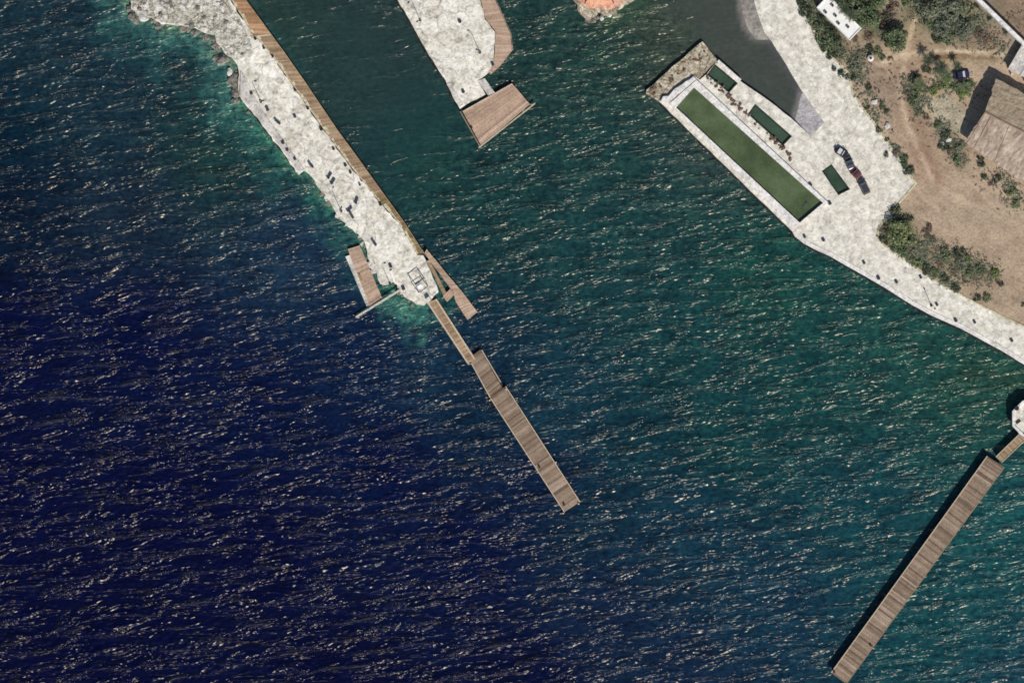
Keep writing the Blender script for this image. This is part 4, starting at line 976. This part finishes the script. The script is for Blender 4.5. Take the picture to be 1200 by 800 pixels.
# rubble beside the long pool, stones, boulders
def rock_mesh(seed, flat=0.6):
    bm = bmesh.new(); bmesh.ops.create_icosphere(bm, subdivisions=3, radius=1.0)
    for v in bm.verts:
        k = 1 + 0.45 * noise.noise(v.co * 1.1 + Vector((seed * 7.3, 0, 0))) + 0.18 * noise.noise(v.co * 3 + Vector((0, seed * 3.1, 0)))
        v.co = Vector((v.co.x * k, v.co.y * k * 0.8, v.co.z * k * flat))
    me = bpy.data.meshes.new('boulder'); bm.to_mesh(me); bm.free(); return me
RM = [rock_mesh(k) for k in range(6)]
for m_ in RM: m_.materials.append(M['rock'])
RW = [rock_mesh(k + 9, 0.7) for k in range(3)]
for m_ in RW: m_.materials.append(M['white_rock'])
RB = [rock_mesh(k + 20, 0.6) for k in range(4)]
brn = stone('brown_rubble', (70, 56, 48), (124, 102, 88), (180, 156, 138), 0.8, 2.0, 0.5, coord='Object')
for m_ in RB: m_.materials.append(brn)
def rockat(me, px, py, z, r, label, group=None, name='boulder'):
    o = bpy.data.objects.new(name, me); COL.objects.link(o); o.location = P(px, py, z); o.rotation_euler = (0, 0, rng.uniform(0, 6.28)); o.scale = (r, r, r * rng.uniform(0.8, 1.1))
    tag(o, label, 'boulder' if name == 'boulder' else 'rock', group); return o
for k in range(46):
    s_ = rng.random() ** 0.9
    seq = CAUSE[3:19]; L = len(seq) - 1; u = s_ * L; i = min(int(u), L - 1); f = u - i
    px = seq[i][0] + (seq[i + 1][0] - seq[i][0]) * f + rng.gauss(-2, 3.5); py = seq[i][1] + (seq[i + 1][1] - seq[i][1]) * f + rng.gauss(2, 3)
    rockat(rng.choice(RM), px, py, rng.uniform(-0.1, 0.5), rng.uniform(0.5, 1.35), 'grey boulder tumbled along the rubble bank waterline of the causeway', 'grey boulders along the rubble bank')
for k in range(34):
    seq = CAUSE[23:39]; u = rng.random() * (len(seq) - 1); i = int(u); f = u - i
    px = seq[i][0] + (seq[i + 1][0] - seq[i][0]) * f + rng.gauss(-0.5, 1.8); py = seq[i][1] + (seq[i + 1][1] - seq[i][1]) * f + rng.gauss(1, 1.8)
    rockat(rng.choice(RM + RW), px, py, rng.uniform(-0.1, 0.4), rng.uniform(0.4, 0.95), 'pale boulder along the ragged waterline near the causeway tip', 'pale boulders near the causeway tip')
for k in range(44):
    px, py = rng.uniform(155, 292), rng.uniform(0, 68)
    if not inpoly(px, py, rub): continue
    rockat(rng.choice(RW + RM), px, py, 1.6, rng.uniform(0.35, 0.95), 'loose stone lying on top of the rubble bank', 'loose stones on the rubble bank', 'loose_stone')
rockat(RW[0], 269, 84.5, 0.5, 1.1, 'bright white boulder in the water beside the ledge end')
rockat(RM[1], 259, 70, 0.1, 2.2, 'large grey flat boulder awash beside the rubble bank'); rockat(RM[3], 273, 95, 0.2, 1.9, 'large dark boulder just above the concrete ledge end')
rockat(RW[1], 168, 20, 0.9, 1.6, 'bright white boulder at the far left tip of the rubble bank'); rockat(RW[2], 191, 24, 0.9, 1.3, 'white boulder on the rubble bank edge, right of the brightest one')
for k in range(16):
    px = rng.uniform(678, 726); py = 24 - abs(px - 690) * 0.32 + rng.uniform(-2, 3)
    rockat(rng.choice(RW + RM), px, py, rng.uniform(0, 0.5), rng.uniform(0.4, 0.9), 'pale boulder at the foot of the terracotta jetty tip', 'pale boulders around the terracotta jetty')
for k in range(60):
    u = rng.random(); px = 826 + (926 - 826) * u + rng.gauss(0, 1.4); py = 91 + (188 - 91) * u + rng.gauss(0, 1.4) - 3
    rockat(rng.choice(RB), px + 1, py, ZP + 0.05, rng.uniform(0.22, 0.62), 'broken brown stone strewn along the long pool inner wall', 'broken stones beside the long pool', 'rubble_stone')
for k in range(22):
    px = rng.uniform(762, 838); py = 49 + (838 - px) * 0.72 + rng.uniform(2, 9)
    if not inpoly(px, py, inset(BREAK, 2)): continue
    rockat(rng.choice(RB), px, py, 1.25, rng.uniform(0.3, 0.7), 'brown stone lying on the rough breakwater', 'brown stones on the breakwater', 'rubble_stone')
for px, py, r, lb in ((1024, 120, 0.9, 'white stone on the sand beside the upper promenade kerb'), (1039.5, 148, 0.9, 'white stone on the sand, lower one beside the promenade kerb'), (1111, 164, 0.8, 'white stone among dark shrubs left of the thatched roof'),
                      (1104, 168, 0.7, 'white stone under the dark shrub below the concrete pad'), (1043, 255.5, 0.7, 'white stone at the top of the big shrub clump by the promenade'), (981, 178.5, 0.7, 'white stone beside the black jeep')):
    rockat(rng.choice(RW), px, py, ZG + 0.2, r, lb, name='white_stone')
# white water tank
t = thing('water_tank', 'white round water tank with a dark hatch beside dark shrubs', 'water tank', P(1019.5, 69, ZG))
MB().cyl((0, 0, 0), 0.95, 1.5, 20).cyl((0, 0, 1.5), 0.95, 0.3, 20, 0.5).build('tank_body', M['tank'], t); MB().cyl((0, 0, 1.8), 0.38, 0.1, 14).build('hatch', M['black'], t)
# stubby float in the long pool
t = thing('pool_float', 'dark oval float on the long pool water near its lower end', 'float', P(943, 240, 1.15), R(52))
MB().box((0, 0, 0.02), 1.9, 0.7, 0.16, taper=0.85).build('mat', M['leaf_dark'], t); MB().box((0.75, 0, 0.18), 0.4, 0.6, 0.1).build('headrest', M['dark_cloth'], t)

# ------------------------------------------------------------------ vegetation
def leaf_cloud(seed, n, size, lobes=7, flat=0.75, hollow=0.35):
    rg = random.Random(seed); mb = MB()
    L = [(Vector((0, 0, flat * 0.45)), 0.62)]
    for k in range(lobes):
        a_ = rg.uniform(0, 6.283); r_ = rg.uniform(0.3, 0.72)
        L.append((Vector((math.cos(a_) * r_, math.sin(a_) * r_, rg.uniform(0.15, 0.75) * flat)), rg.uniform(0.26, 0.46)))
    for k in range(n):
        c_, r_ = rg.choice(L); v = Vector((rg.gauss(0, 1), rg.gauss(0, 1), rg.gauss(0, 1))).normalized()
        p = c_ + v * r_ * (1 - hollow * rg.random() ** 2) ; p.z = max(0.02, p.z)
        if rg.random() < 0.05: p += v * rg.uniform(0.05, 0.2)
        nrm = (v * 0.7 + Vector((rg.uniform(-.6, .6), rg.uniform(-.6, .6), rg.uniform(0, .9)))).normalized()
        u = nrm.orthogonal().normalized(); u = (Matrix.Rotation(rg.uniform(0, 6.28), 3, nrm) @ u); w_ = nrm.cross(u)
        s1, s2 = size * rg.uniform(0.5, 1.2), size * rg.uniform(0.3, 0.8)
        mb.face([p - u * s1, p - w_ * s2 + u * s1 * .1, p + u * s1, p + w_ * s2], min(1, max(0, rg.gauss(0.5, 0.25))))
    me = bpy.data.meshes.new('foliage'); me.from_pydata(mb.v, [], mb.f)
    at = me.attributes.new('tone', 'FLOAT', 'FACE'); at.data.foreach_set('value', mb.t); return me
def variants(key, n, cnt, size, seed0):
    out = []
    for k in range(n):
        m_ = leaf_cloud(seed0 + k, cnt, size, rng.randint(5, 9)); m_.materials.append(M[key]); out.append(m_)
    return out
LV = {'g': variants('leaf', 6, 430, 0.13, 10), 'y': variants('leaf_grey', 6, 380, 0.12, 30), 'd': variants('leaf_dark', 5, 430, 0.13, 50), 'b': variants('leaf_dry', 5, 460, 0.11, 70), 'l': variants('leaf_bright', 4, 460, 0.12, 90)}
def bush(px, py, r, h, kind, label, group=None, name='shrub'):
    o = bpy.data.objects.new(name, rng.choice(LV[kind])); COL.objects.link(o); o.location = P(px, py, ZG - 0.05); o.rotation_euler = (0, 0, rng.uniform(0, 6.28)); o.scale = (r * S * rng.uniform(1.15, 1.45), r * S * rng.uniform(1.1, 1.4), h * 1.1)
    return tag(o, label, 'shrub', group)
TCR = [leaf_cloud(200 + k, 1500, 0.10, 12, 0.8) for k in range(4)]
for m_ in TCR: m_.materials.append(M['leaf'])
TCY = [leaf_cloud(240 + k, 1300, 0.095, 12, 0.8) for k in range(3)]
for m_ in TCY: m_.materials.append(M['leaf_grey'])
tk = MB(); tk.tube([(0, 0, 0), (0.06, 0.03, 1.2), (0.02, 0.1, 2.4)], [0.22, 0.17, 0.1], 8)
for a_ in (0.3, 1.7, 3.1, 4.6): tk.tube([(0.03, 0.05, 1.3), (0.7 * math.cos(a_), 0.7 * math.sin(a_), 2.3), (1.5 * math.cos(a_), 1.5 * math.sin(a_), 3.0)], [0.11, 0.07, 0.03], 6)
TK = tk.build('trunk', M['trunk']); TKM = TK.data; bpy.data.objects.remove(TK)
def tree(px, py, r, h, pool_, label, group=None):
    t = thing('tree', label, 'tree', P(px, py, ZG - 0.05), rng.uniform(0, 6.28), group)
    a_ = bpy.data.objects.new('trunk', TKM); COL.objects.link(a_); a_.parent = t; k = h / 4.2; a_.scale = (k, k, k)
    c_ = bpy.data.objects.new('crown', rng.choice(pool_)); COL.objects.link(c_); c_.parent = t; c_.location = (0, 0, h * 0.3); c_.scale = (r * S * 1.4, r * S * 1.35, h * 0.75)
    return t
# trees round the white building
for px, py, r, h, lb in ((989, 1, 9, 5.8, 'green tree hanging over the upper roof edge of the white building'), (1003, 10, 13, 6.5, 'largest green tree behind the white building'), (1016, 22, 11, 5.5, 'green tree right of the white building corner'),
                         (1022, 3, 11, 5.0, 'green tree at the top edge right of the white building'), (1006, 26, 6, 4.6, 'small green tree overhanging the lower roof corner of the white building')):
    tree(px, py, r, h, TCR, lb, 'trees round the white building')
tree(1048, 45, 12, 5.0, TCR, 'round dark green tree standing alone by the sandy path')
tree(1052, 270, 12, 3.6, TCR, 'largest green tree in the clump at the promenade corner')
for px, py, r, h, lb in ((1095, 9, 12, 3.6, 'grey green tree at the top edge right of the sandy path'), (1112, 14, 12, 3.8, 'grey green tree in the middle of the thicket below the boundary wall'), (1103, 32, 11, 3.2, 'grey green tree at the lower left of the boundary wall thicket'), (1126, 34, 11, 3.2, 'grey green tree at the lower right of the boundary wall thicket')):
    tree(px, py, r, h, TCY, lb, 'grey green trees in the thicket')
B = [
 (944, 13, 7, 1.8, 'd', 'dark shrub at the promenade edge, topmost in front of the white building'), (949, 24, 7, 1.6, 'g', 'green shrub at the promenade edge, second in front of the white building'), (956, 36, 8, 1.7, 'g', 'green shrub at the promenade edge, third in front of the white building'),
 (966, 46, 9, 2.0, 'g', 'broad green shrub below the middle of the white building front'), (975, 55, 9, 2.0, 'g', 'broad green shrub below the lower corner of the white building'), (965, 57, 5, 1.3, 'd', 'dark low shrub on the promenade kerb below the white building'),
 (974, 65, 5, 1.4, 'd', 'dark low shrub on the kerb where the promenade bends'), (985, 63, 7, 1.6, 'y', 'grey green shrub just above the promenade bend'),
 (961, 25, 5, 2.6, 'd', 'dark shrub added for the shaded strip along the white building, upper one'), (969, 33, 5, 2.6, 'd', 'dark shrub added for the shaded strip along the white building, upper middle one'), (976, 40, 5, 2.6, 'd', 'dark shrub added for the shaded strip along the white building, lower middle one'), (984, 47, 5, 2.4, 'd', 'dark shrub added for the shaded strip along the white building, lowest one'),  # dark shrubs added to stand in for shade along the building front
 (1001, 46, 5, 1.4, 'b', 'brown shrub at the lower right corner of the white building'), (1017, 42, 5, 1.4, 'b', 'dark brown shrub on the pale track right of the white building'),
 (1047, 13, 8, 1.8, 'b', 'brown dry shrub above the lone round tree, topmost'), (1036, 27, 8, 1.9, 'b', 'reddish dry shrub touching the lone round tree'), (1040, 18, 6, 1.8, 'd', 'dark shrub between the two dry shrubs by the sandy path'),
 (1020, 57, 5, 1.2, 'd', 'dark shrub just above the white water tank'), (1028, 61, 5, 1.2, 'g', 'green shrub right of the white water tank, upper one'), (1033, 67, 4, 1.1, 'g', 'green shrub right of the white water tank, lower one'), (1009, 63, 6, 1.2, 'y', 'grey green shrub left of the white water tank'),
 (1000, 75, 8, 1.6, 'y', 'grey green shrub by the promenade bend, upper one'), (1004, 86, 7, 1.5, 'y', 'grey green shrub by the promenade bend, lower one'), (996, 92, 5, 1.3, 'd', 'dark shrub on the promenade kerb below the bend'),
 (977, 80.5, 3.2, 1.0, 'd', 'small black-green shrub on the paving inside the curved kerb'), (985.5, 88.5, 5.2, 1.4, 'd', 'larger black-green shrub on the paving inside the curved kerb'),
 (1043, 70, 3, 0.8, 'b', 'tiny brown shrub on the sand below the lone round tree'), (1018, 102, 4, 1.1, 'd', 'dark shrub on the sand right of the promenade, below the tank'), (1034, 124, 4, 1.1, 'g', 'green shrub right of the upper white stone'), (1037, 131, 3.5, 1.0, 'd', 'dark shrub below right of the upper white stone'),
 (1016, 127, 3, 0.8, 'd', 'small dark shrub on the kerb by the upper white stone'), (1028, 152, 4, 1.0, 'd', 'dark shrub on the kerb left of the lower white stone'), (1039, 164, 2.5, 0.7, 'd', 'tiny dark shrub on the kerb below the lower white stone'),
 (1037.5, 180.5, 3.4, 1.0, 'd', 'small black-green shrub on the paving beside the promenade kerb by the cars'), (1051, 178, 5, 1.0, 'b', 'brown ragged shrub on the kerb right of the parked cars'), (1058, 186, 5, 1.2, 'g', 'green shrub on the kerb right of the parked cars'), (1065, 200, 5.5, 1.4, 'd', 'dark green shrub on the kerb just above the promenade corner'), (1059, 193, 4, 1.2, 'd', 'dark shrub squeezed between green ones above the promenade corner'),
 (1069, 91, 5, 1.5, 'd', 'dark shrub at the upper left of the yard plants'), (1063, 110, 4, 1.0, 'b', 'brown shrub on the left edge of the yard plants'), (1072, 111, 7, 1.8, 'g', 'green shrub in the middle of the left yard plants'), (1069, 121, 5, 1.3, 'g', 'green shrub at the foot of the left yard plants'), (1083, 105, 6, 1.5, 'y', 'grey green shrub left of the pale concrete pad'), (1077, 131, 5, 1.2, 'y', 'grey shrub below the left yard plants'), (1085, 137, 4, 1.0, 'b', 'brown shrub at the lower left of the concrete pad'),
 (1099, 146, 5, 1.2, 'g', 'green shrub on the lower edge of the concrete pad'), (1105, 98, 7, 1.6, 'l', 'bright green shrub below the palms, left of the navy car'), (1097, 106, 6, 1.2, 'l', 'bright green shrub at the top corner of the concrete pad'), (1127, 107, 7, 1.5, 'l', 'bright green shrub below the navy car'), (1116, 101, 6, 1.3, 'g', 'green shrub between the bright ones by the navy car'), (1136, 100, 6, 1.2, 'g', 'green shrub between the navy car and the thatched roof'), (1086, 82, 5, 1.5, 'd', 'dark shrub under the left palm'),
 (1107, 157, 6, 1.4, 'd', 'dark shrub below the concrete pad, upper one'), (1105, 172, 6, 1.3, 'd', 'dark shrub below the concrete pad, lower one'), (1121, 190, 6, 1.3, 'g', 'green shrub below left of the thatched roof corner'), (1124, 172, 8, 1.7, 'y', 'grey green shrub at the left corner of the thatched roof'), (1114, 178, 4, 1.0, 'b', 'brown shrub between dark and grey shrubs left of the thatched roof'),
 (1148, 190, 5, 1.4, 'd', 'dark shrub under the left eave of the thatched roof'), (1154, 208, 4.5, 1.2, 'd', 'dark shrub below the thatched eave, left one'), (1168, 211, 5, 1.3, 'd', 'dark shrub below the thatched eave, right one'), (1184, 224, 6, 1.3, 'g', 'green shrub on the sand below the thatched roof, upper one'), (1187, 240, 6, 1.2, 'g', 'green shrub on the sand below the thatched roof, lowest one'), (1160, 216, 3, .8, 'b', 'tiny brown shrub between the dark ones below the thatched eave'),
 (1048, 247, 7, 1.7, 'd', 'dark shrub at the top of the promenade corner clump'), (1062, 257, 6, 1.6, 'd', 'dark shrub at the top right of the promenade corner clump'), (1036, 268, 5, 1.3, 'b', 'brown shrub on the kerb at the left of the corner clump'), (1035, 282, 5, 1.2, 'd', 'dark low shrub on the kerb at the lowest left of the corner clump'), (1046, 292, 6, 1.6, 'g', 'green shrub on the kerb below the largest tree of the clump'),
 (1057, 296, 9, 2.0, 'g', 'broad green shrub below the corner clump'), (1064, 282, 9, 2.0, 'g', 'broad green shrub right of the largest tree of the clump'), (1074, 308, 7, 1.5, 'g', 'green shrub on the kerb above the promenade lamp bin'), (1086, 270, 6, 1.4, 'b', 'brown ragged shrub at the upper edge of the coastal shrubs'), (1089, 280, 6, 1.3, 'y', 'grey green shrub below the brown ragged one'), (1076, 292, 6, 1.2, 'y', 'grey shrub in the middle of the coastal shrubs'),
 (1084, 314, 6, 1.3, 'd', 'dark shrub along the kerb, first above the lamp'), (1095, 319, 6, 1.3, 'g', 'green shrub along the kerb above the lamp'), (1106, 327, 5, 1.1, 'd', 'dark shrub along the kerb, second above the lamp'), (1118, 338, 5, 1.1, 'd', 'dark shrub along the kerb, right of the lamp'), (1108, 298, 7, 1.5, 'g', 'green shrub in the row away from the kerb, leftmost'), (1124, 297, 7, 1.6, 'd', 'dark shrub in the row away from the kerb, upper one'),
 (1124, 309, 7, 1.4, 'y', 'grey green shrub below the dark one of the inner row'), (1137, 303, 6, 1.5, 'g', 'green shrub right of the dark one of the inner row'), (1137, 317, 6, 1.4, 'g', 'green shrub at the lower middle of the inner row'), (1149, 316, 5.5, 1.3, 'g', 'green shrub second from the right end of the inner row'), (1164, 320, 6, 1.3, 'l', 'yellow green shrub at the right end of the inner row'), (1172, 332, 3.5, .9, 'd', 'small dark shrub at the far right end of the coastal shrubs'),
 (1144, 349, 4.5, 1.0, 'd', 'dark low shrub on the promenade kerb at right, left one'), (1155, 349, 5.5, 1.2, 'g', 'green low shrub on the promenade kerb at right, right one'), (1100, 309, 4, .8, 'b', 'brown dry shrub between the kerb and the inner row'), (1118, 318, 4, .7, 'b', 'brown low dry shrub below the inner row'), (1131, 329, 3, .6, 'b', 'tiny brown dry shrub on the sand strip by the kerb'), (1198, 357, 2.5, .7, 'd', 'tiny dark shrub at the right edge above the promenade'),
 (1078, 9, 9, 2.0, 'y', 'grey green shrub at the left of the boundary wall thicket'), (1088, 26, 8, 1.8, 'g', 'green shrub at the lower left edge of the thicket'), (1117, 26, 9, 2.0, 'g', 'green shrub in the centre of the thicket'), (1131, 14, 9, 1.9, 'y', 'grey green shrub near the wall at the top of the thicket'), (1111, 45, 7, 1.6, 'g', 'green shrub at the lowest point of the thicket'), (1140, 26, 8, 1.6, 'y', 'grey green shrub between thicket and boundary wall'), (1147, 37, 6, 1.2, 'b', 'brown shrub at the right end of the thicket'), (1097, 46, 5, 1.3, 'd', 'dark shrub at the lower left tip of the thicket'), (1081, 18, 4, 1.2, 'd', 'dark shrub on the path edge left of the thicket'), (1156, 47, 5, .9, 'b', 'brown low shrub below the boundary wall'),
 (1137, 9, 3, 1.2, 'd', 'small dark shrub left of the wall top'), (1143.5, 7.5, 3, 1.3, 'd', 'small dark shrub against the wall, topmost'), (1160, 23, 3, 1.2, 'd', 'small dark shrub against the wall, middle one'), (1177, 38, 3, 1.2, 'd', 'small dark shrub against the wall, lowest one'),
 (1030, 33, 4, 1.1, 'y', 'grey shrub left of the reddish dry one'), (940, 3, 6, 1.6, 'd', 'dark shrub at the top edge by the promenade'), (1060, 3, 5, 1.3, 'g', 'green shrub at the top edge left of the sandy path'),
]
for b_ in B: bush(*b_, group='shrubs on the sandy land')
# palms
fr = MB()
def frond_mesh():
    mb = MB(); n = 12; pts = []
    for k in range(n + 1):
        u = k / n; pts.append(Vector((2.6 * u, 0, 0.75 * u - 1.35 * u * u)))
    mb.tube(pts, [0.05 - 0.04 * k / n for k in range(n + 1)], 5, 0.3)
    for k in range(1, n + 1):
        for s in (-1, 1):
            p = pts[k]; ln = 0.75 * math.sin(math.pi * min(1, k / n * 0.9 + 0.12)) + 0.12
            tip = p + Vector((0.35 * ln, s * ln, -0.28 * ln)); mb.face([p - Vector((0.09, 0, 0)), p + Vector((0.09, 0, 0)), tip], rng.uniform(0.2, 1))
    me = bpy.data.meshes.new('frond'); me.from_pydata(mb.v, [], mb.f); at = me.attributes.new('tone', 'FLOAT', 'FACE'); at.data.foreach_set('value', mb.t); return me
FM = frond_mesh(); FM.materials.append(M['leaf'])
FD = FM.copy(); FD.materials.clear(); FD.materials.append(M['leaf_dark'])
def palm(px, py, h, lb, dark=False, k=1.0):
    t = thing('palm_tree', lb, 'palm', P(px, py, ZG), rng.uniform(0, 6), 'palms in the yard')
    MB().tube([(0, 0, -0.1), (0.05, 0.04, h * 0.5), (0.2, 0.1, h)], [0.2, 0.14, 0.12], 8).build('trunk', M['trunk'], t)
    for q in range(15):
        o = bpy.data.objects.new('frond', FD if dark else FM); COL.objects.link(o); o.parent = t; o.location = (0.2, 0.1, h); o.rotation_euler = (0, rng.uniform(-0.5, 0.25), q * 2.399 + rng.uniform(-.2, .2)); s_ = k * rng.uniform(0.85, 1.1); o.scale = (s_,) * 3
for a_ in ((1084, 72, 3.6, 'dark palm at the upper left of the yard plants', True, 0.8), (1099, 80, 3.2, 'dark palm right of the left palm in the yard', True, 0.9), (1108, 90, 2.6, 'green palm left of the navy car', False, 0.9), (1119, 77, 3.0, 'dark palm just above the navy car', True, 0.6), (1076, 100, 2.6, 'green palm over the left yard plants', False, 0.8), (1128, 103, 2.2, 'green palm just below the navy car', False, 0.7)): palm(*a_)

palm(985, 11, 9.0, 'dark palm leaning over the middle of the white building roof edge', True, 0.85); palm(994, 21, 8.6, 'dark palm over the lower part of the white building roof edge', True, 0.8); palm(977, 0, 9.0, 'dark palm over the upper part of the white building roof edge', True, 0.8)
# low weeds and scrub nobody could count
def weeds(name, m, segs, n, seed):
    rg = random.Random(seed); mb = MB(); tot = sum(q[5] for q in segs); land = [(p[0], p[1]) for p in PROM_IN] + [(890, -200), (1500, -200), (1500, 430)]
    for (ax, ay, bx, by, sd, wt) in segs:
        for k in range(int(n * wt / tot)):
            u = rg.random(); px = ax + (bx - ax) * u + rg.gauss(0, sd); py = ay + (by - ay) * u + rg.gauss(0, sd)
            if noise.noise(Vector((px * 0.16, py * 0.16, seed))) < rg.uniform(-0.35, 0.15) or not inpoly(px, py, land): continue
            c_ = P(px, py, ZG + rg.uniform(0.05, 0.35)); t_ = min(1, max(0, rg.gauss(.5, .25)))
            for q in range(3):
                v = Vector((rg.gauss(0, .25), rg.gauss(0, .25), rg.uniform(0, .12))); a_ = rg.uniform(0, 6.28); l_ = rg.uniform(.12, .34)
                e1_ = Vector((math.cos(a_), math.sin(a_), rg.uniform(-.4, .4))) * l_; e2_ = Vector((-math.sin(a_), math.cos(a_), rg.uniform(-.3, .3))) * l_ * .6
                p = c_ + v; mb.face([p - e1_, p - e2_, p + e1_, p + e2_], t_)
    o = mb.build(name, m); o['kind'] = 'stuff'
weeds('weeds', M['leaf_grey'], [(945, 5, 985, 60, 6, 2.2), (990, 5, 1030, 30, 9, 2.2), (1075, 5, 1145, 35, 12, 4.5), (1035, 262, 1075, 300, 9, 2.5), (1075, 295, 1165, 325, 9, 3), (1060, 95, 1085, 130, 6, 1.2), (1095, 95, 1138, 105, 7, 1.6), (1000, 65, 1008, 92, 6, 1.2), (1100, 145, 1128, 190, 6, 1.3), (1065, 305, 1120, 338, 4, 1.4), (1045, 170, 1066, 203, 3, .8), (1176, 205, 1190, 240, 6, .8), (1150, 45, 1180, 60, 7, .5), (1005, 100, 1035, 150, 8, .7)], 9000, 3)
weeds('dry_scrub', M['leaf_dry'], [(1000, 40, 1045, 110, 12, 1.4), (1075, 285, 1160, 320, 10, 2), (1150, 45, 1165, 50, 7, 1), (1060, 100, 1120, 180, 14, 1.6), (1140, 200, 1195, 235, 8, 1), (1165, 10, 1195, 25, 12, .8), (1035, 20, 1040, 35, 5, .6), (960, 60, 1000, 70, 6, .6)], 700, 8)
